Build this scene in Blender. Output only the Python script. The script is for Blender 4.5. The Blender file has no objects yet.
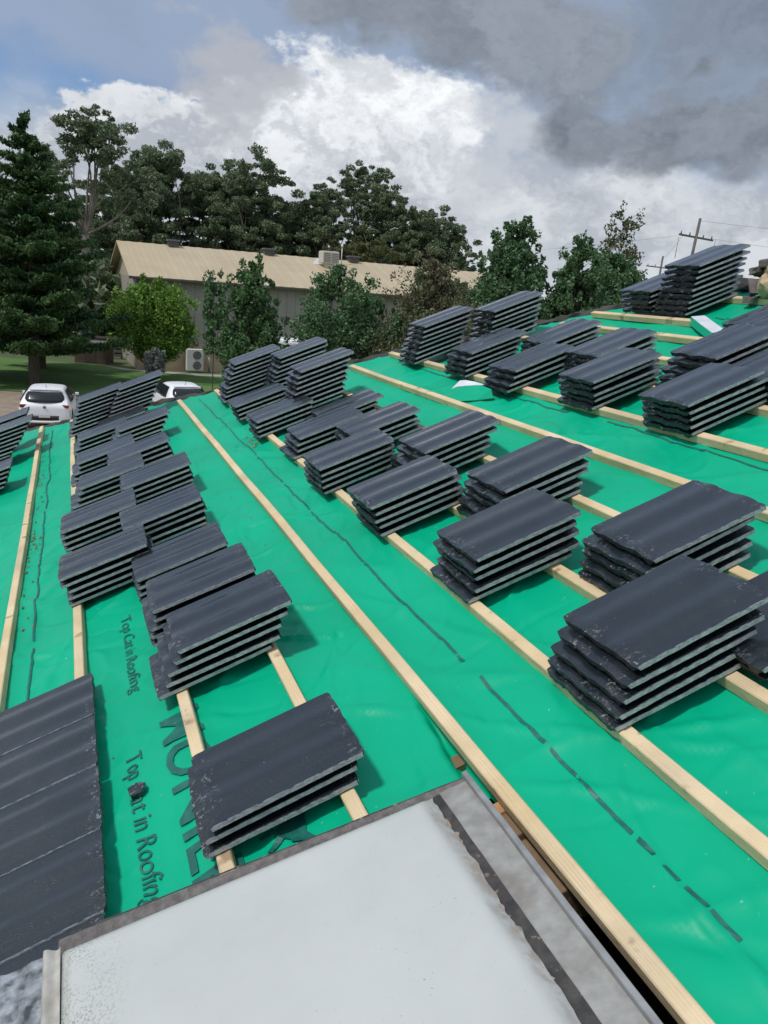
import bpy, bmesh, math, random
import numpy as np
from mathutils import Matrix, Vector, noise
R_ = math.radians
rng = random.Random(7)
sc = bpy.context.scene
COL = sc.collection

# ------------------------------------------------------------------ camera, world, sun
PHI = R_(22)
CAMZ = 5.8
ROOF = Matrix.Translation((0, 0, 4.194)) @ Matrix.Rotation(-PHI, 4, 'Y')   # roof space: x up the slope, y along the battens, z off the roof
cam = bpy.data.cameras.new('camera'); camo = bpy.data.objects.new('camera', cam); COL.objects.link(camo)
cr = Vector((0.8927672, -0.3500667, -0.2835843)); cd = Vector((-0.3863338, -0.2710617, -0.8816302)); cf = Vector((0.2317606, 0.8966487, -0.3772376))
m = Matrix(((cr.x, -cd.x, -cf.x, 1.12661), (cr.y, -cd.y, -cf.y, -1.75251), (cr.z, -cd.z, -cf.z, 1.27702), (0, 0, 0, 1)))
camo.matrix_world = ROOF @ m
cam.sensor_fit = 'HORIZONTAL'; cam.sensor_width = 36; cam.lens = 810.5 / 768 * 36
cam.clip_start = 0.05; cam.clip_end = 5000
sc.camera = camo
sc.view_settings.view_transform = 'Standard'; sc.view_settings.look = 'None'
sc.view_settings.gamma = 1; sc.view_settings.exposure = 0.12

SUN = Vector((-0.52, -0.10, 0.85)).normalized()
sd = bpy.data.lights.new('sun', 'SUN'); sd.energy = 2.3; sd.angle = R_(6); sd.color = (1, .97, .93)
so = bpy.data.objects.new('sun', sd); COL.objects.link(so)
so.rotation_euler = SUN.to_track_quat('Z', 'Y').to_euler()

def build_world():
    w = bpy.data.worlds.new('World'); sc.world = w; w.use_nodes = True
    nt = w.node_tree; N = nt.nodes; L = nt.links; N.clear()
    out = N.new('ShaderNodeOutputWorld'); bg = N.new('ShaderNodeBackground'); L.new(bg.outputs[0], out.inputs[0])
    bg.inputs['Strength'].default_value = 0.1
    sky = N.new('ShaderNodeTexSky'); sky.sky_type = 'NISHITA'; sky.sun_disc = False
    sky.sun_elevation = math.asin(SUN.z); sky.sun_rotation = math.atan2(SUN.x, SUN.y)
    tc = N.new('ShaderNodeTexCoord')
    def vm(op, a, b=None):
        n = N.new('ShaderNodeVectorMath'); n.operation = op
        for i, q in enumerate((a, b)):
            if q is None: continue
            if isinstance(q, tuple): n.inputs[i].default_value = q
            else: L.new(q, n.inputs[i])
        return n
    def ma(op, *a, clamp=False):
        n = N.new('ShaderNodeMath'); n.operation = op; n.use_clamp = clamp
        for i, q in enumerate(a):
            if isinstance(q, (int, float)): n.inputs[i].default_value = q
            else: L.new(q, n.inputs[i])
        return n.outputs[0]
    def nz(vec, scale, detail=6, rough=.55):
        n = N.new('ShaderNodeTexNoise'); n.inputs['Scale'].default_value = scale
        n.inputs['Detail'].default_value = detail; n.inputs['Roughness'].default_value = rough
        L.new(vec, n.inputs['Vector']); return n
    d = tc.outputs['Generated']
    st = vm('MULTIPLY', d, (1, 1, 1.5)).outputs[0]
    n1 = nz(st, 5, 5); n2 = nz(st, 17, 7, .6)
    o1 = vm('MULTIPLY', vm('SUBTRACT', n1.outputs['Color'], (.5, .5, .5)).outputs[0], (.22, .22, .22)).outputs[0]
    o2 = vm('MULTIPLY', vm('SUBTRACT', n2.outputs['Color'], (.5, .5, .5)).outputs[0], (.135, .135, .135)).outputs[0]
    wd = vm('ADD', vm('ADD', d, o1).outputs[0], o2).outputs[0]          # lumpy lookup for cumulus
    ws = vm('ADD', d, o1).outputs[0]                                   # softer lookup for stratus
    def blob(vec, c, r, soft, zs=1.6):
        a = vm('MULTIPLY', vec, (1, 1, zs)).outputs[0]
        dist = vm('DISTANCE', a, (c[0], c[1], c[2] * zs)).outputs['Value']
        n = N.new('ShaderNodeMapRange'); n.interpolation_type = 'SMOOTHSTEP'
        L.new(dist, n.inputs[0]); n.inputs[1].default_value = r; n.inputs[2].default_value = max(r - soft, 0)
        n.inputs[3].default_value = 0; n.inputs[4].default_value = 1
        return n.outputs[0]
    def mx(fac, a, b):
        n = N.new('ShaderNodeMix'); n.data_type = 'RGBA'
        if isinstance(fac, (int, float)): n.inputs[0].default_value = fac
        else: L.new(fac, n.inputs[0])
        for i, q in ((6, a), (7, b)):
            if isinstance(q, tuple): n.inputs[i].default_value = tuple(10 * t for t in q) + (1,)
            else: L.new(q, n.inputs[i])
        return n.outputs[2]
    def union(l):
        r = l[0]
        for q in l[1:]: r = ma('MAXIMUM', r, q)
        return r
    big = nz(st, 2.3, 6, .5); fine = nz(st, 9, 8, .6)
    # general cover: high grey-blue veil, patchy, letting some of the blue sky through
    veil = mx(big.outputs['Fac'], (.23, .31, .46), (.36, .43, .55))
    veilf = ma('MULTIPLY', ma('SUBTRACT', 1.0, blob(ws, (-.01, .99, .17), .15, .11, 2.2)), .93)
    col = mx(veilf, mx(.55, sky.outputs[0], (.13, .27, .55)), veil)
    # back and overhead: broken bright cloud so that the light is that of a mostly cloudy day
    bk = N.new('ShaderNodeMapRange'); L.new(fine.outputs['Fac'], bk.inputs[0]); bk.inputs[1].default_value = .4; bk.inputs[2].default_value = .62
    over = N.new('ShaderNodeMapRange'); L.new(vm('DOT_PRODUCT', d, (.30, .75, .0)).outputs['Value'], over.inputs[0])
    over.inputs[1].default_value = .55; over.inputs[2].default_value = .30; over.interpolation_type = 'SMOOTHSTEP'
    col = mx(ma('MULTIPLY', ma('MULTIPLY', bk.outputs[0], over.outputs[0]), .75), col, (.80, .85, .90))
    # pale broken cloud low down, behind everything
    sx = N.new('ShaderNodeSeparateXYZ'); L.new(d, sx.inputs[0])
    low = N.new('ShaderNodeMapRange'); low.interpolation_type = 'SMOOTHSTEP'; L.new(ma('ADD', sx.outputs[2], ma('MULTIPLY', ma('SUBTRACT', n1.outputs['Fac'], .5), .12)), low.inputs[0])
    low.inputs[1].default_value = .19; low.inputs[2].default_value = .11
    lm = N.new('ShaderNodeMapRange'); L.new(nz(wd, 8, 6, .6).outputs['Fac'], lm.inputs[0]); lm.inputs[1].default_value = .40; lm.inputs[2].default_value = .60
    col = mx(ma('MULTIPLY', low.outputs[0], .92), col, mx(lm.outputs[0], (.42, .455, .50), (.66, .69, .72)))
    # white cumulus banks with billowed relief
    whites = union([blob(wd, (.28, .93, .155), .10, .03, 1.25), blob(wd, (.36, .91, .15), .10, .035, 1.25), blob(wd, (.22, .955, .13), .10, .03, 1.2),
                    blob(wd, (.05, .985, .125), .088, .016, 1.15), blob(wd, (.12, .978, .130), .090, .016, 1.15), blob(wd, (-.065, .99, .115), .055, .02, 1.2),
                    ma('MULTIPLY', blob(wd, (.60, .785, .135), .09, .06, 1.6), .75), ma('MULTIPLY', blob(wd, (.42, .90, .11), .11, .07, 1.5), .7)])
    r1 = nz(wd, 9, 6, .55); r2 = nz(vm('ADD', wd, (-.016, 0, .026)).outputs[0], 9, 6, .55)
    rel = N.new('ShaderNodeMapRange'); L.new(ma('SUBTRACT', r2.outputs['Fac'], r1.outputs['Fac']), rel.inputs[0]); rel.inputs[1].default_value = -.05; rel.inputs[2].default_value = .09
    sh = N.new('ShaderNodeMapRange'); L.new(nz(wd, 5, 4, .5).outputs['Fac'], sh.inputs[0]); sh.inputs[1].default_value = .42; sh.inputs[2].default_value = .66
    hgt = N.new('ShaderNodeMapRange'); L.new(sx.outputs[2], hgt.inputs[0]); hgt.inputs[1].default_value = .19; hgt.inputs[2].default_value = .09
    shd = ma('ADD', ma('ADD', ma('MULTIPLY', rel.outputs[0], .45), ma('MULTIPLY', sh.outputs[0], .45)), ma('MULTIPLY', hgt.outputs[0], .5), clamp=True)
    col = mx(whites, col, mx(shd, (.90, .92, .94), (.42, .455, .51)))
    col = mx(ma('MULTIPLY', blob(wd, (.165, .965, .195), .070, .04, 1.0), .9), col, (.42, .44, .49))
    col = mx(ma('MULTIPLY', blob(wd, (.46, .87, .185), .085, .06, 1.1), .8), col, (.55, .58, .62))
    # grey cloud bases in front: a dark roll along the top, and a broad mass on the right
    wq = vm('ADD', ws, vm('MULTIPLY', o2, (.45, .45, .45)).outputs[0]).outputs[0]
    dk = union([blob(wq, (.30, .90, .305), .115, .04, 1.35), blob(wq, (.40, .865, .30), .125, .04, 1.35), blob(wq, (.21, .93, .325), .10, .04, 1.35), blob(wq, (.50, .83, .26), .10, .07, 1.3),
                blob(wq, (.53, .82, .205), .085, .045, 1.4), blob(wq, (.61, .77, .20), .10, .05, 1.4), blob(wq, (.70, .70, .19), .11, .05, 1.4),
                ma('MULTIPLY', blob(wq, (.62, .74, .30), .16, .12, 1.3), .75), ma('MULTIPLY', blob(ws, (.05, .96, .31), .12, .10, 1.5), .45)])
    sh2 = N.new('ShaderNodeMapRange'); L.new(nz(wd, 6, 6, .6).outputs['Fac'], sh2.inputs[0]); sh2.inputs[1].default_value = .38; sh2.inputs[2].default_value = .64
    dcol = mx(ma('ADD', ma('MULTIPLY', sh2.outputs[0], .7), ma('MULTIPLY', rel.outputs[0], .3)), (.28, .315, .365), (.145, .170, .205))
    col = mx(ma('MULTIPLY', dk, .94), col, dcol)
    # pale air near the horizon
    hz = N.new('ShaderNodeMapRange'); hz.interpolation_type = 'SMOOTHSTEP'; L.new(sx.outputs[2], hz.inputs[0])
    hz.inputs[1].default_value = .09; hz.inputs[2].default_value = .0; hz.inputs[3].default_value = 0; hz.inputs[4].default_value = .6
    col = mx(hz.outputs[0], col, (.58, .63, .68))
    L.new(col, bg.inputs['Color'])
build_world()

# ------------------------------------------------------------------ helpers
HD = Vector((.36919, .92935, 0)); RT = Vector((.92935, -.36919, 0)); CB = Vector((.5662, -1.7525, 0))
YAW = -math.atan2(HD.x, HD.y)
def G(r, f, z=0): return CB + RT * r + HD * f + Vector((0, 0, z))      # metres right of / ahead of the camera's foot
def tag(o, label=None, cat=None, group=None, kind=None):
    if label: o['label'] = label
    if cat: o['category'] = cat
    if group: o['group'] = group
    o['kind'] = kind or 'thing'
    return o
def empty(name, loc=(0, 0, 0), rz=0, mat=None):
    o = bpy.data.objects.new(name, None); COL.objects.link(o); o.empty_display_size = .1
    if mat is not None: o.matrix_world = mat
    else: o.location = loc; o.rotation_euler = (0, 0, rz)
    return o
def mesh_obj(name, verts, faces, mats, parent=None, mat=None, smooth=False, mi=None, angle=None):
    me = bpy.data.meshes.new(name); me.from_pydata([tuple(v) for v in verts], [], faces)
    for q in (mats if isinstance(mats, (list, tuple)) else [mats]): me.materials.append(q)
    if mi is not None: me.polygons.foreach_set('material_index', mi)
    if smooth: me.polygons.foreach_set('use_smooth', [True] * len(me.polygons))
    if angle: me.set_sharp_from_angle(angle=R_(angle))
    me.update()
    o = bpy.data.objects.new(name, me); COL.objects.link(o)
    if parent: o.parent = parent
    if mat is not None: o.matrix_world = mat
    return o
class MB:
    def __init__(s): s.bm = bmesh.new(); s.k = 0
    def box(s, x0, x1, y0, y1, z0, z1, bev=0, M=None, mi=0):
        r = bmesh.ops.create_cube(s.bm, size=1)
        vs = r['verts']
        bmesh.ops.scale(s.bm, vec=(x1 - x0, y1 - y0, z1 - z0), verts=vs)
        bmesh.ops.translate(s.bm, vec=((x0 + x1) / 2, (y0 + y1) / 2, (z0 + z1) / 2), verts=vs)
        fs = {f for v in vs for f in v.link_faces}
        if bev:
            e = {e for f in fs for e in f.edges}
            q = bmesh.ops.bevel(s.bm, geom=list(e), offset=bev, segments=2, affect='EDGES', profile=.5)
            vs = list({v for f in q['faces'] for v in f.verts} | {v for v in vs if v.is_valid})
            fs = {f for v in vs for f in v.link_faces}
        if M is not None: bmesh.ops.transform(s.bm, matrix=M, verts=vs)
        for f in fs: f.material_index = mi
        return vs
    def tube(s, a, b, r0, r1=None, seg=10, mi=0, cap=True):
        a = Vector(a); b = Vector(b); d = b - a
        r = bmesh.ops.create_cone(s.bm, cap_ends=cap, segments=seg, radius1=r0, radius2=r1 if r1 is not None else r0, depth=d.length)
        Mx = Matrix.Translation((a + b) / 2) @ d.to_track_quat('Z', 'Y').to_matrix().to_4x4()
        bmesh.ops.transform(s.bm, matrix=Mx, verts=r['verts'])
        for f in {f for v in r['verts'] for f in v.link_faces}: f.material_index = mi; f.smooth = True
        return r['verts']
    def poly(s, pts, mi=0):
        f = s.bm.faces.new([s.bm.verts.new(p) for p in pts]); f.material_index = mi; return f
    def obj(s, name, mats, parent=None, mat=None):
        me = bpy.data.meshes.new(name); s.bm.to_mesh(me); s.bm.free()
        for q in (mats if isinstance(mats, (list, tuple)) else [mats]): me.materials.append(q)
        o = bpy.data.objects.new(name, me); COL.objects.link(o)
        if parent: o.parent = parent
        if mat is not None: o.matrix_world = mat
        return o

def material(name, col, rough=.6, var=None, vscale=8, bump=0, bscale=40, spec=.5, metal=0, stretch=(1, 1, 1), detail=6, extra=None, island=0):
    mt = bpy.data.materials.new(name); mt.use_nodes = True; nt = mt.node_tree; N = nt.nodes; L = nt.links
    b = N['Principled BSDF']; b.inputs['Roughness'].default_value = rough; b.inputs['Metallic'].default_value = metal
    b.inputs['Specular IOR Level'].default_value = spec
    tc = N.new('ShaderNodeTexCoord'); mp = N.new('ShaderNodeMapping'); L.new(tc.outputs['Object'], mp.inputs[0]); mp.inputs['Scale'].default_value = stretch
    oi = N.new('ShaderNodeObjectInfo'); ad = N.new('ShaderNodeVectorMath'); ad.operation = 'MULTIPLY_ADD'
    cb = N.new('ShaderNodeCombineXYZ')
    for i in range(3): L.new(oi.outputs['Random'], cb.inputs[i])
    L.new(cb.outputs[0], ad.inputs[0]); ad.inputs[1].default_value = (31, 17, 23); L.new(mp.outputs[0], ad.inputs[2])
    V = ad.outputs[0]
    colout = None
    if var:
        n = N.new('ShaderNodeTexNoise'); n.inputs['Scale'].default_value = vscale; n.inputs['Detail'].default_value = detail; L.new(V, n.inputs['Vector'])
        r = N.new('ShaderNodeMapRange'); L.new(n.outputs['Fac'], r.inputs[0]); r.inputs[1].default_value = .35; r.inputs[2].default_value = .65
        mx = N.new('ShaderNodeMix'); mx.data_type = 'RGBA'; L.new(r.outputs[0], mx.inputs[0]); mx.inputs[6].default_value = (*col, 1); mx.inputs[7].default_value = (*var, 1)
        colout = mx.outputs[2]
    else:
        rgb = N.new('ShaderNodeRGB'); rgb.outputs[0].default_value = (*col, 1); colout = rgb.outputs[0]
    if island:
        ge = N.new('ShaderNodeNewGeometry'); r = N.new('ShaderNodeMapRange'); L.new(ge.outputs['Random Per Island'], r.inputs[0])
        r.inputs[3].default_value = 1 - island; r.inputs[4].default_value = 1 + island
        hs = N.new('ShaderNodeHueSaturation'); L.new(r.outputs[0], hs.inputs['Value']); L.new(colout, hs.inputs['Color'])
        r2 = N.new('ShaderNodeMapRange'); L.new(ge.outputs['Random Per Island'], r2.inputs[0]); r2.inputs[3].default_value = .485; r2.inputs[4].default_value = .515
        L.new(r2.outputs[0], hs.inputs['Hue']); colout = hs.outputs[0]
    if extra: colout = extra(nt, V, tc, colout, b)
    L.new(colout, b.inputs['Base Color'])
    if bump:
        n = N.new('ShaderNodeTexNoise'); n.inputs['Scale'].default_value = bscale; n.inputs['Detail'].default_value = 5; L.new(V, n.inputs['Vector'])
        bp = N.new('ShaderNodeBump'); bp.inputs['Strength'].default_value = bump; bp.inputs['Distance'].default_value = .004
        if b.inputs['Normal'].is_linked: L.new(b.inputs['Normal'].links[0].from_socket, bp.inputs['Normal'])
        L.new(n.outputs['Fac'], bp.inputs['Height']); L.new(bp.outputs[0], b.inputs['Normal'])
    return mt
def nmath(nt, op, *a, clamp=False):
    n = nt.nodes.new('ShaderNodeMath'); n.operation = op; n.use_clamp = clamp
    for i, q in enumerate(a):
        if isinstance(q, (int, float)): n.inputs[i].default_value = q
        else: nt.links.new(q, n.inputs[i])
    return n.outputs[0]
def nnoise(nt, V, scale, detail=5, rough=.55, lo=.5, hi=.6):
    n = nt.nodes.new('ShaderNodeTexNoise'); n.inputs['Scale'].default_value = scale; n.inputs['Detail'].default_value = detail; n.inputs['Roughness'].default_value = rough
    nt.links.new(V, n.inputs['Vector'])
    r = nt.nodes.new('ShaderNodeMapRange'); nt.links.new(n.outputs['Fac'], r.inputs[0]); r.inputs[1].default_value = lo; r.inputs[2].default_value = hi
    return r.outputs[0]
def nmix(nt, fac, a, b):
    n = nt.nodes.new('ShaderNodeMix'); n.data_type = 'RGBA'
    if isinstance(fac, (int, float)): n.inputs[0].default_value = fac
    else: nt.links.new(fac, n.inputs[0])
    for i, q in ((6, a), (7, b)):
        if isinstance(q, tuple): n.inputs[i].default_value = (*q, 1)
        else: nt.links.new(q, n.inputs[i])
    return n.outputs[2]
def sep(nt, v):
    n = nt.nodes.new('ShaderNodeSeparateXYZ'); nt.links.new(v, n.inputs[0]); return n.outputs

# ------------------------------------------------------------------ materials
TL, TW, TS = .390, .300, .0300          # roof tile: length, width, spacing in a stack
def tile_extra(nt, V, tc, col, b):
    x, y, z = sep(nt, tc.outputs['Object'])
    # chips and cement bloom close to both ends, few elsewhere
    e1 = nmath(nt, 'SUBTRACT', 1.0, nmath(nt, 'DIVIDE', x, .055), clamp=True)
    e2 = nmath(nt, 'DIVIDE', nmath(nt, 'SUBTRACT', x, TL - .045), .045, clamp=True)
    e = nmath(nt, 'MAXIMUM', e1, e2)
    sp = nnoise(nt, V, 85, 4, .65, .55, .63)
    sp2 = nnoise(nt, V, 13, 3, .6, .47, .60)
    chips = nmath(nt, 'MULTIPLY', nmath(nt, 'MULTIPLY', sp, sp2), nmath(nt, 'MULTIPLY', e, 1.1), clamp=True)
    rare = nmath(nt, 'MULTIPLY', nnoise(nt, V, 120, 2, .5, .74, .77), .55)
    c = nmix(nt, nmath(nt, 'MAXIMUM', chips, rare), col, (.23, .24, .24))
    e3 = nmath(nt, 'MULTIPLY', nmath(nt, 'LESS_THAN', y, .0032), nmath(nt, 'MULTIPLY', nnoise(nt, V, 40, 4, .6, .40, .58), .6))
    c = nmix(nt, e3, c, (.34, .35, .35))
    dust = nmath(nt, 'MULTIPLY', nnoise(nt, V, 5, 6, .6, .45, .75), .045)
    c = nmix(nt, dust, c, (.14, .14, .145))
    r = nt.nodes.new('ShaderNodeMapRange'); nt.links.new(nnoise(nt, V, 9, 5, .6, .3, .7), r.inputs[0]); r.inputs[3].default_value = .24; r.inputs[4].default_value = .38
    nt.links.new(r.outputs[0], b.inputs['Roughness'])
    return c
M_TILE = material('tile_paint', (.006, .0105, .014), .42, var=(.010, .0155, .020), vscale=6, bump=.5, bscale=260, spec=.34, extra=tile_extra)
M_TILE.node_tree.nodes['Principled BSDF'].inputs['Coat Weight'].default_value = .85
M_TILE.node_tree.nodes['Principled BSDF'].inputs['Coat Roughness'].default_value = .15
M_EDGE = material('tile_side_edge', (.31, .325, .34), .7, var=(.50, .52, .52), vscale=60, bump=.6, bscale=150)
M_END = material('tile_end', (.016, .018, .022), .55, var=(.05, .054, .06), vscale=45, bump=1, bscale=90, extra=lambda nt, V, tc, c, b: nmix(nt, nnoise(nt, V, 42, 3, .6, .63, .70), c, (.38, .39, .39)))
def sark_extra(nt, V, tc, col, b):
    d = nnoise(nt, V, 3.2, 6, .6, .5, .85)
    c = nmix(nt, nmath(nt, 'MULTIPLY', d, .16), col, (.01, .28, .16))
    sp = nmath(nt, 'MULTIPLY', nnoise(nt, V, 55, 3, .5, .73, .76), .5)
    rn = nt.nodes.new('ShaderNodeTexNoise'); rn.noise_type = 'RIDGED_MULTIFRACTAL'; rn.inputs['Scale'].default_value = 3.4; rn.inputs['Detail'].default_value = 3; rn.inputs['Distortion'].default_value = .4
    mpp = nt.nodes.new('ShaderNodeMapping'); mpp.inputs['Rotation'].default_value = (0, 0, .7); mpp.inputs['Scale'].default_value = (2.0, .8, 1); nt.links.new(V, mpp.inputs[0]); nt.links.new(mpp.outputs[0], rn.inputs['Vector'])
    b1 = nt.nodes.new('ShaderNodeBump'); b1.inputs['Strength'].default_value = .8; b1.inputs['Distance'].default_value = .006; nt.links.new(rn.outputs['Fac'], b1.inputs['Height']); nt.links.new(b1.outputs[0], b.inputs['Normal'])
    return nmix(nt, sp, c, (.35, .5, .42))
M_SARK = material('green_underlay', (.0, .40, .222), .42, var=(.0, .365, .198), vscale=1.5, bump=.22, bscale=30, spec=.2, extra=sark_extra)
M_PRINT = material('printed_ink', (.006, .10, .085), .5, var=(.008, .15, .11), vscale=40)
M_SILVER = material('underlay_silver_back', (.75, .77, .82), .35, var=(.62, .64, .70), vscale=10)
def wood_extra(nt, V, tc, col, b):
    w = nt.nodes.new('ShaderNodeTexWave'); w.bands_direction = 'X'; w.inputs['Scale'].default_value = 22; w.inputs['Distortion'].default_value = 14; w.inputs['Detail'].default_value = 4; w.inputs['Detail Scale'].default_value = .6
    mp = nt.nodes.new('ShaderNodeMapping'); nt.links.new(V, mp.inputs[0]); mp.inputs['Scale'].default_value = (2.2, .16, 2.2); nt.links.new(mp.outputs[0], w.inputs['Vector'])
    c = nmix(nt, nmath(nt, 'MULTIPLY', nmath(nt, 'MULTIPLY', w.outputs['Fac'], nnoise(nt, V, 6, 4, .6, .35, .65)), .40), col, (.42, .28, .14))
    kn = nnoise(nt, V, 11, 3, .5, .655, .72)
    c = nmix(nt, nmath(nt, 'MULTIPLY', kn, .7), c, (.20, .10, .045))
    g = nnoise(nt, V, 2.3, 5, .6, .46, .68)
    return nmix(nt, nmath(nt, 'MULTIPLY', g, .38), c, (.30, .27, .19))
M_WOOD = material('pine_timber', (.74, .59, .38), .7, var=(.64, .48, .27), vscale=5, bump=.5, bscale=60, extra=wood_extra)
M_OLDWOOD = material('old_rafter_timber', (.16, .10, .055), .85, var=(.24, .16, .09), vscale=9, bump=.6)
M_PINE_END = material('pine_end_grain', (.55, .30, .12), .8, var=(.45, .22, .09), vscale=30)
def dome_extra(nt, V, tc, col, b):
    x, y, z = sep(nt, tc.outputs['Object'])
    specks = nmath(nt, 'MULTIPLY', nnoise(nt, V, 190, 3, .6, .69, .73), nnoise(nt, V, 6, 3, .6, .42, .6))
    le = nmath(nt, 'SUBTRACT', 1.0, nmath(nt, 'DIVIDE', nmath(nt, 'SUBTRACT', x, .56), .17), clamp=True)
    specks2 = nmath(nt, 'MULTIPLY', nnoise(nt, V, 210, 3, .6, .53, .58), le)
    specks2 = nmath(nt, 'MULTIPLY', specks2, nnoise(nt, V, 14, 3, .6, .36, .52))
    c = nmix(nt, nnoise(nt, V, 3, 5, .6, .40, .70), col, (.45, .465, .445))
    c = nmix(nt, nmath(nt, 'MULTIPLY', le, .25), c, (.50, .52, .46))
    c = nmix(nt, nmath(nt, 'MULTIPLY', nmath(nt, 'MAXIMUM', specks, specks2), .8), c, (.10, .11, .10))
    re = nmath(nt, 'DIVIDE', nmath(nt, 'SUBTRACT', x, 1.352), .022, clamp=True)
    rn = nmath(nt, 'MULTIPLY', re, nnoise(nt, V, 22, 5, .65, .42, .56))
    c = nmix(nt, nmath(nt, 'MULTIPLY', rn, .7), c, (.33, .27, .21))
    sm = nmath(nt, 'MULTIPLY', nnoise(nt, V, 1.4, 4, .7, .50, .70), .3)
    return nmix(nt, sm, c, (.48, .52, .52))
M_DOME = material('aged_white_plastic', (.50, .515, .495), .24, bump=.10, bscale=8, spec=.5, extra=dome_extra)
M_CREAM = material('weathered_frame', (.46, .45, .41), .7, var=(.32, .30, .26), vscale=25, bump=.5)
M_RUBBER = material('black_bitumen_seal', (.022, .022, .024), .7, var=(.055, .05, .046), vscale=30, bump=.9, bscale=60, extra=lambda nt, V, tc, c, b: nmix(nt, nnoise(nt, V, 35, 4, .6, .62, .68), c, (.24, .17, .12)))
M_GALV = material('old_galvanised_steel', (.26, .255, .24), .5, var=(.36, .355, .335), vscale=26, bump=.35, bscale=50, metal=.25, extra=lambda nt, V, tc, c, b: nmix(nt, nnoise(nt, V, 7, 4, .6, .5, .7), c, (.22, .195, .165)))
M_GRIT = material('grey_brown_grit', (.17, .155, .15), .9, var=(.10, .09, .085), vscale=60, bump=1, bscale=120)
M_LEAD = material('dull_lead_sheet', (.34, .37, .40), .5, var=(.05, .055, .06), vscale=34, detail=9, bump=1.0, bscale=60, metal=.15)
M_TORN = material('torn_tan_fibre', (.42, .33, .25), .95, var=(.22, .155, .11), vscale=30, bump=1, bscale=70)
M_MORTAR = material('tan_mortar', (.52, .40, .25), .95, var=(.38, .28, .17), vscale=12, bump=1, bscale=40)
M_OLDTILE = material('weathered_old_tile', (.16, .13, .12), .85, var=(.09, .08, .08), vscale=14, bump=.8, bscale=40)
M_DARKMORT = material('dark_ridge_bedding', (.035, .035, .033), .95, var=(.07, .065, .055), vscale=9, bump=1, bscale=30)
M_GRASS = material('lawn_green', (.055, .135, .026), .9, var=(.095, .19, .038), vscale=.35, bump=1, bscale=8)
M_LAND = material('dry_grass_land', (.06, .09, .035), .95, var=(.10, .12, .05), vscale=.1)
M_PAVE = material('driveway_gravel', (.30, .23, .17), .9, var=(.22, .175, .135), vscale=1.8, bump=.8, bscale=12)
M_PATH = material('concrete_path', (.42, .40, .36), .85, var=(.33, .31, .28), vscale=1.5)
M_BARK = material('brown_bark', (.075, .058, .045), .95, var=(.12, .095, .075), vscale=4, stretch=(3, 3, .6), bump=.8, bscale=12)
M_GUM = material('pale_gum_bark', (.26, .23, .19), .9, var=(.15, .13, .11), vscale=2, stretch=(2, 2, .4))
def leafmat(name, a, b, isl=.45, trans=.25):
    mt = material(name, a, .55, var=b, vscale=.7, spec=.3, island=isl)
    nt = mt.node_tree; bs = nt.nodes['Principled BSDF']; out = nt.nodes['Material Output']
    tr = nt.nodes.new('ShaderNodeBsdfTranslucent'); mxs = nt.nodes.new('ShaderNodeMixShader'); mxs.inputs[0].default_value = trans
    src = bs.inputs['Base Color'].links[0].from_socket
    nt.links.new(src, tr.inputs['Color']); nt.links.new(bs.outputs[0], mxs.inputs[1]); nt.links.new(tr.outputs[0], mxs.inputs[2]); nt.links.new(mxs.outputs[0], out.inputs['Surface'])
    return mt
M_L_PINE = leafmat('layered_pine_foliage', (.036, .088, .030), (.085, .155, .048))
M_L_GUM = leafmat('gum_foliage', (.125, .175, .095), (.185, .235, .13))
M_L_GUM2 = leafmat('olive_gum_foliage', (.10, .115, .045), (.14, .15, .065))
M_L_DARK = leafmat('dark_broadleaf', (.08, .16, .07), (.125, .22, .095))
M_L_MID = leafmat('mid_broadleaf', (.070, .145, .052), (.105, .20, .075))
M_L_BRIGHT = leafmat('bright_broadleaf', (.13, .24, .035), (.20, .34, .06))
M_L_RED = leafmat('bronze_leaves', (.155, .125, .08), (.13, .165, .075))
M_L_GREY = leafmat('grey_sapling_leaves', (.16, .17, .16), (.22, .23, .22))

# ------------------------------------------------------------------ ground
def sheet(name, pts, mtl, z):
    o = mesh_obj(name, [G(r, f, z) for r, f in pts], [tuple(range(len(pts)))], mtl); return tag(o, kind='structure')
sheet('ground', [(-900, -900), (-900, 1600), (1200, 1600), (1200, -900)][::-1], M_LAND, 0)
sheet('lawn', [(-60, 36.6), (-60, 52.0), (-18.5, 51.4), (-13, 50.5), (30, 66), (30, 39.5)][::-1], M_GRASS, .012)
sheet('driveway', [(-60, 22), (-60, 36.4), (30, 39.2), (30, 22)][::-1], M_PAVE, .008)
sheet('path', [(-18.6, 51.4), (-16.6, 49.6), (-12, 49.4), (-6, 51.0), (4, 55.4), (3.6, 56.2), (-6.3, 52.0), (-12, 50.4), (-16.3, 50.3)][::-1], M_PATH, .02)

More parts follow.
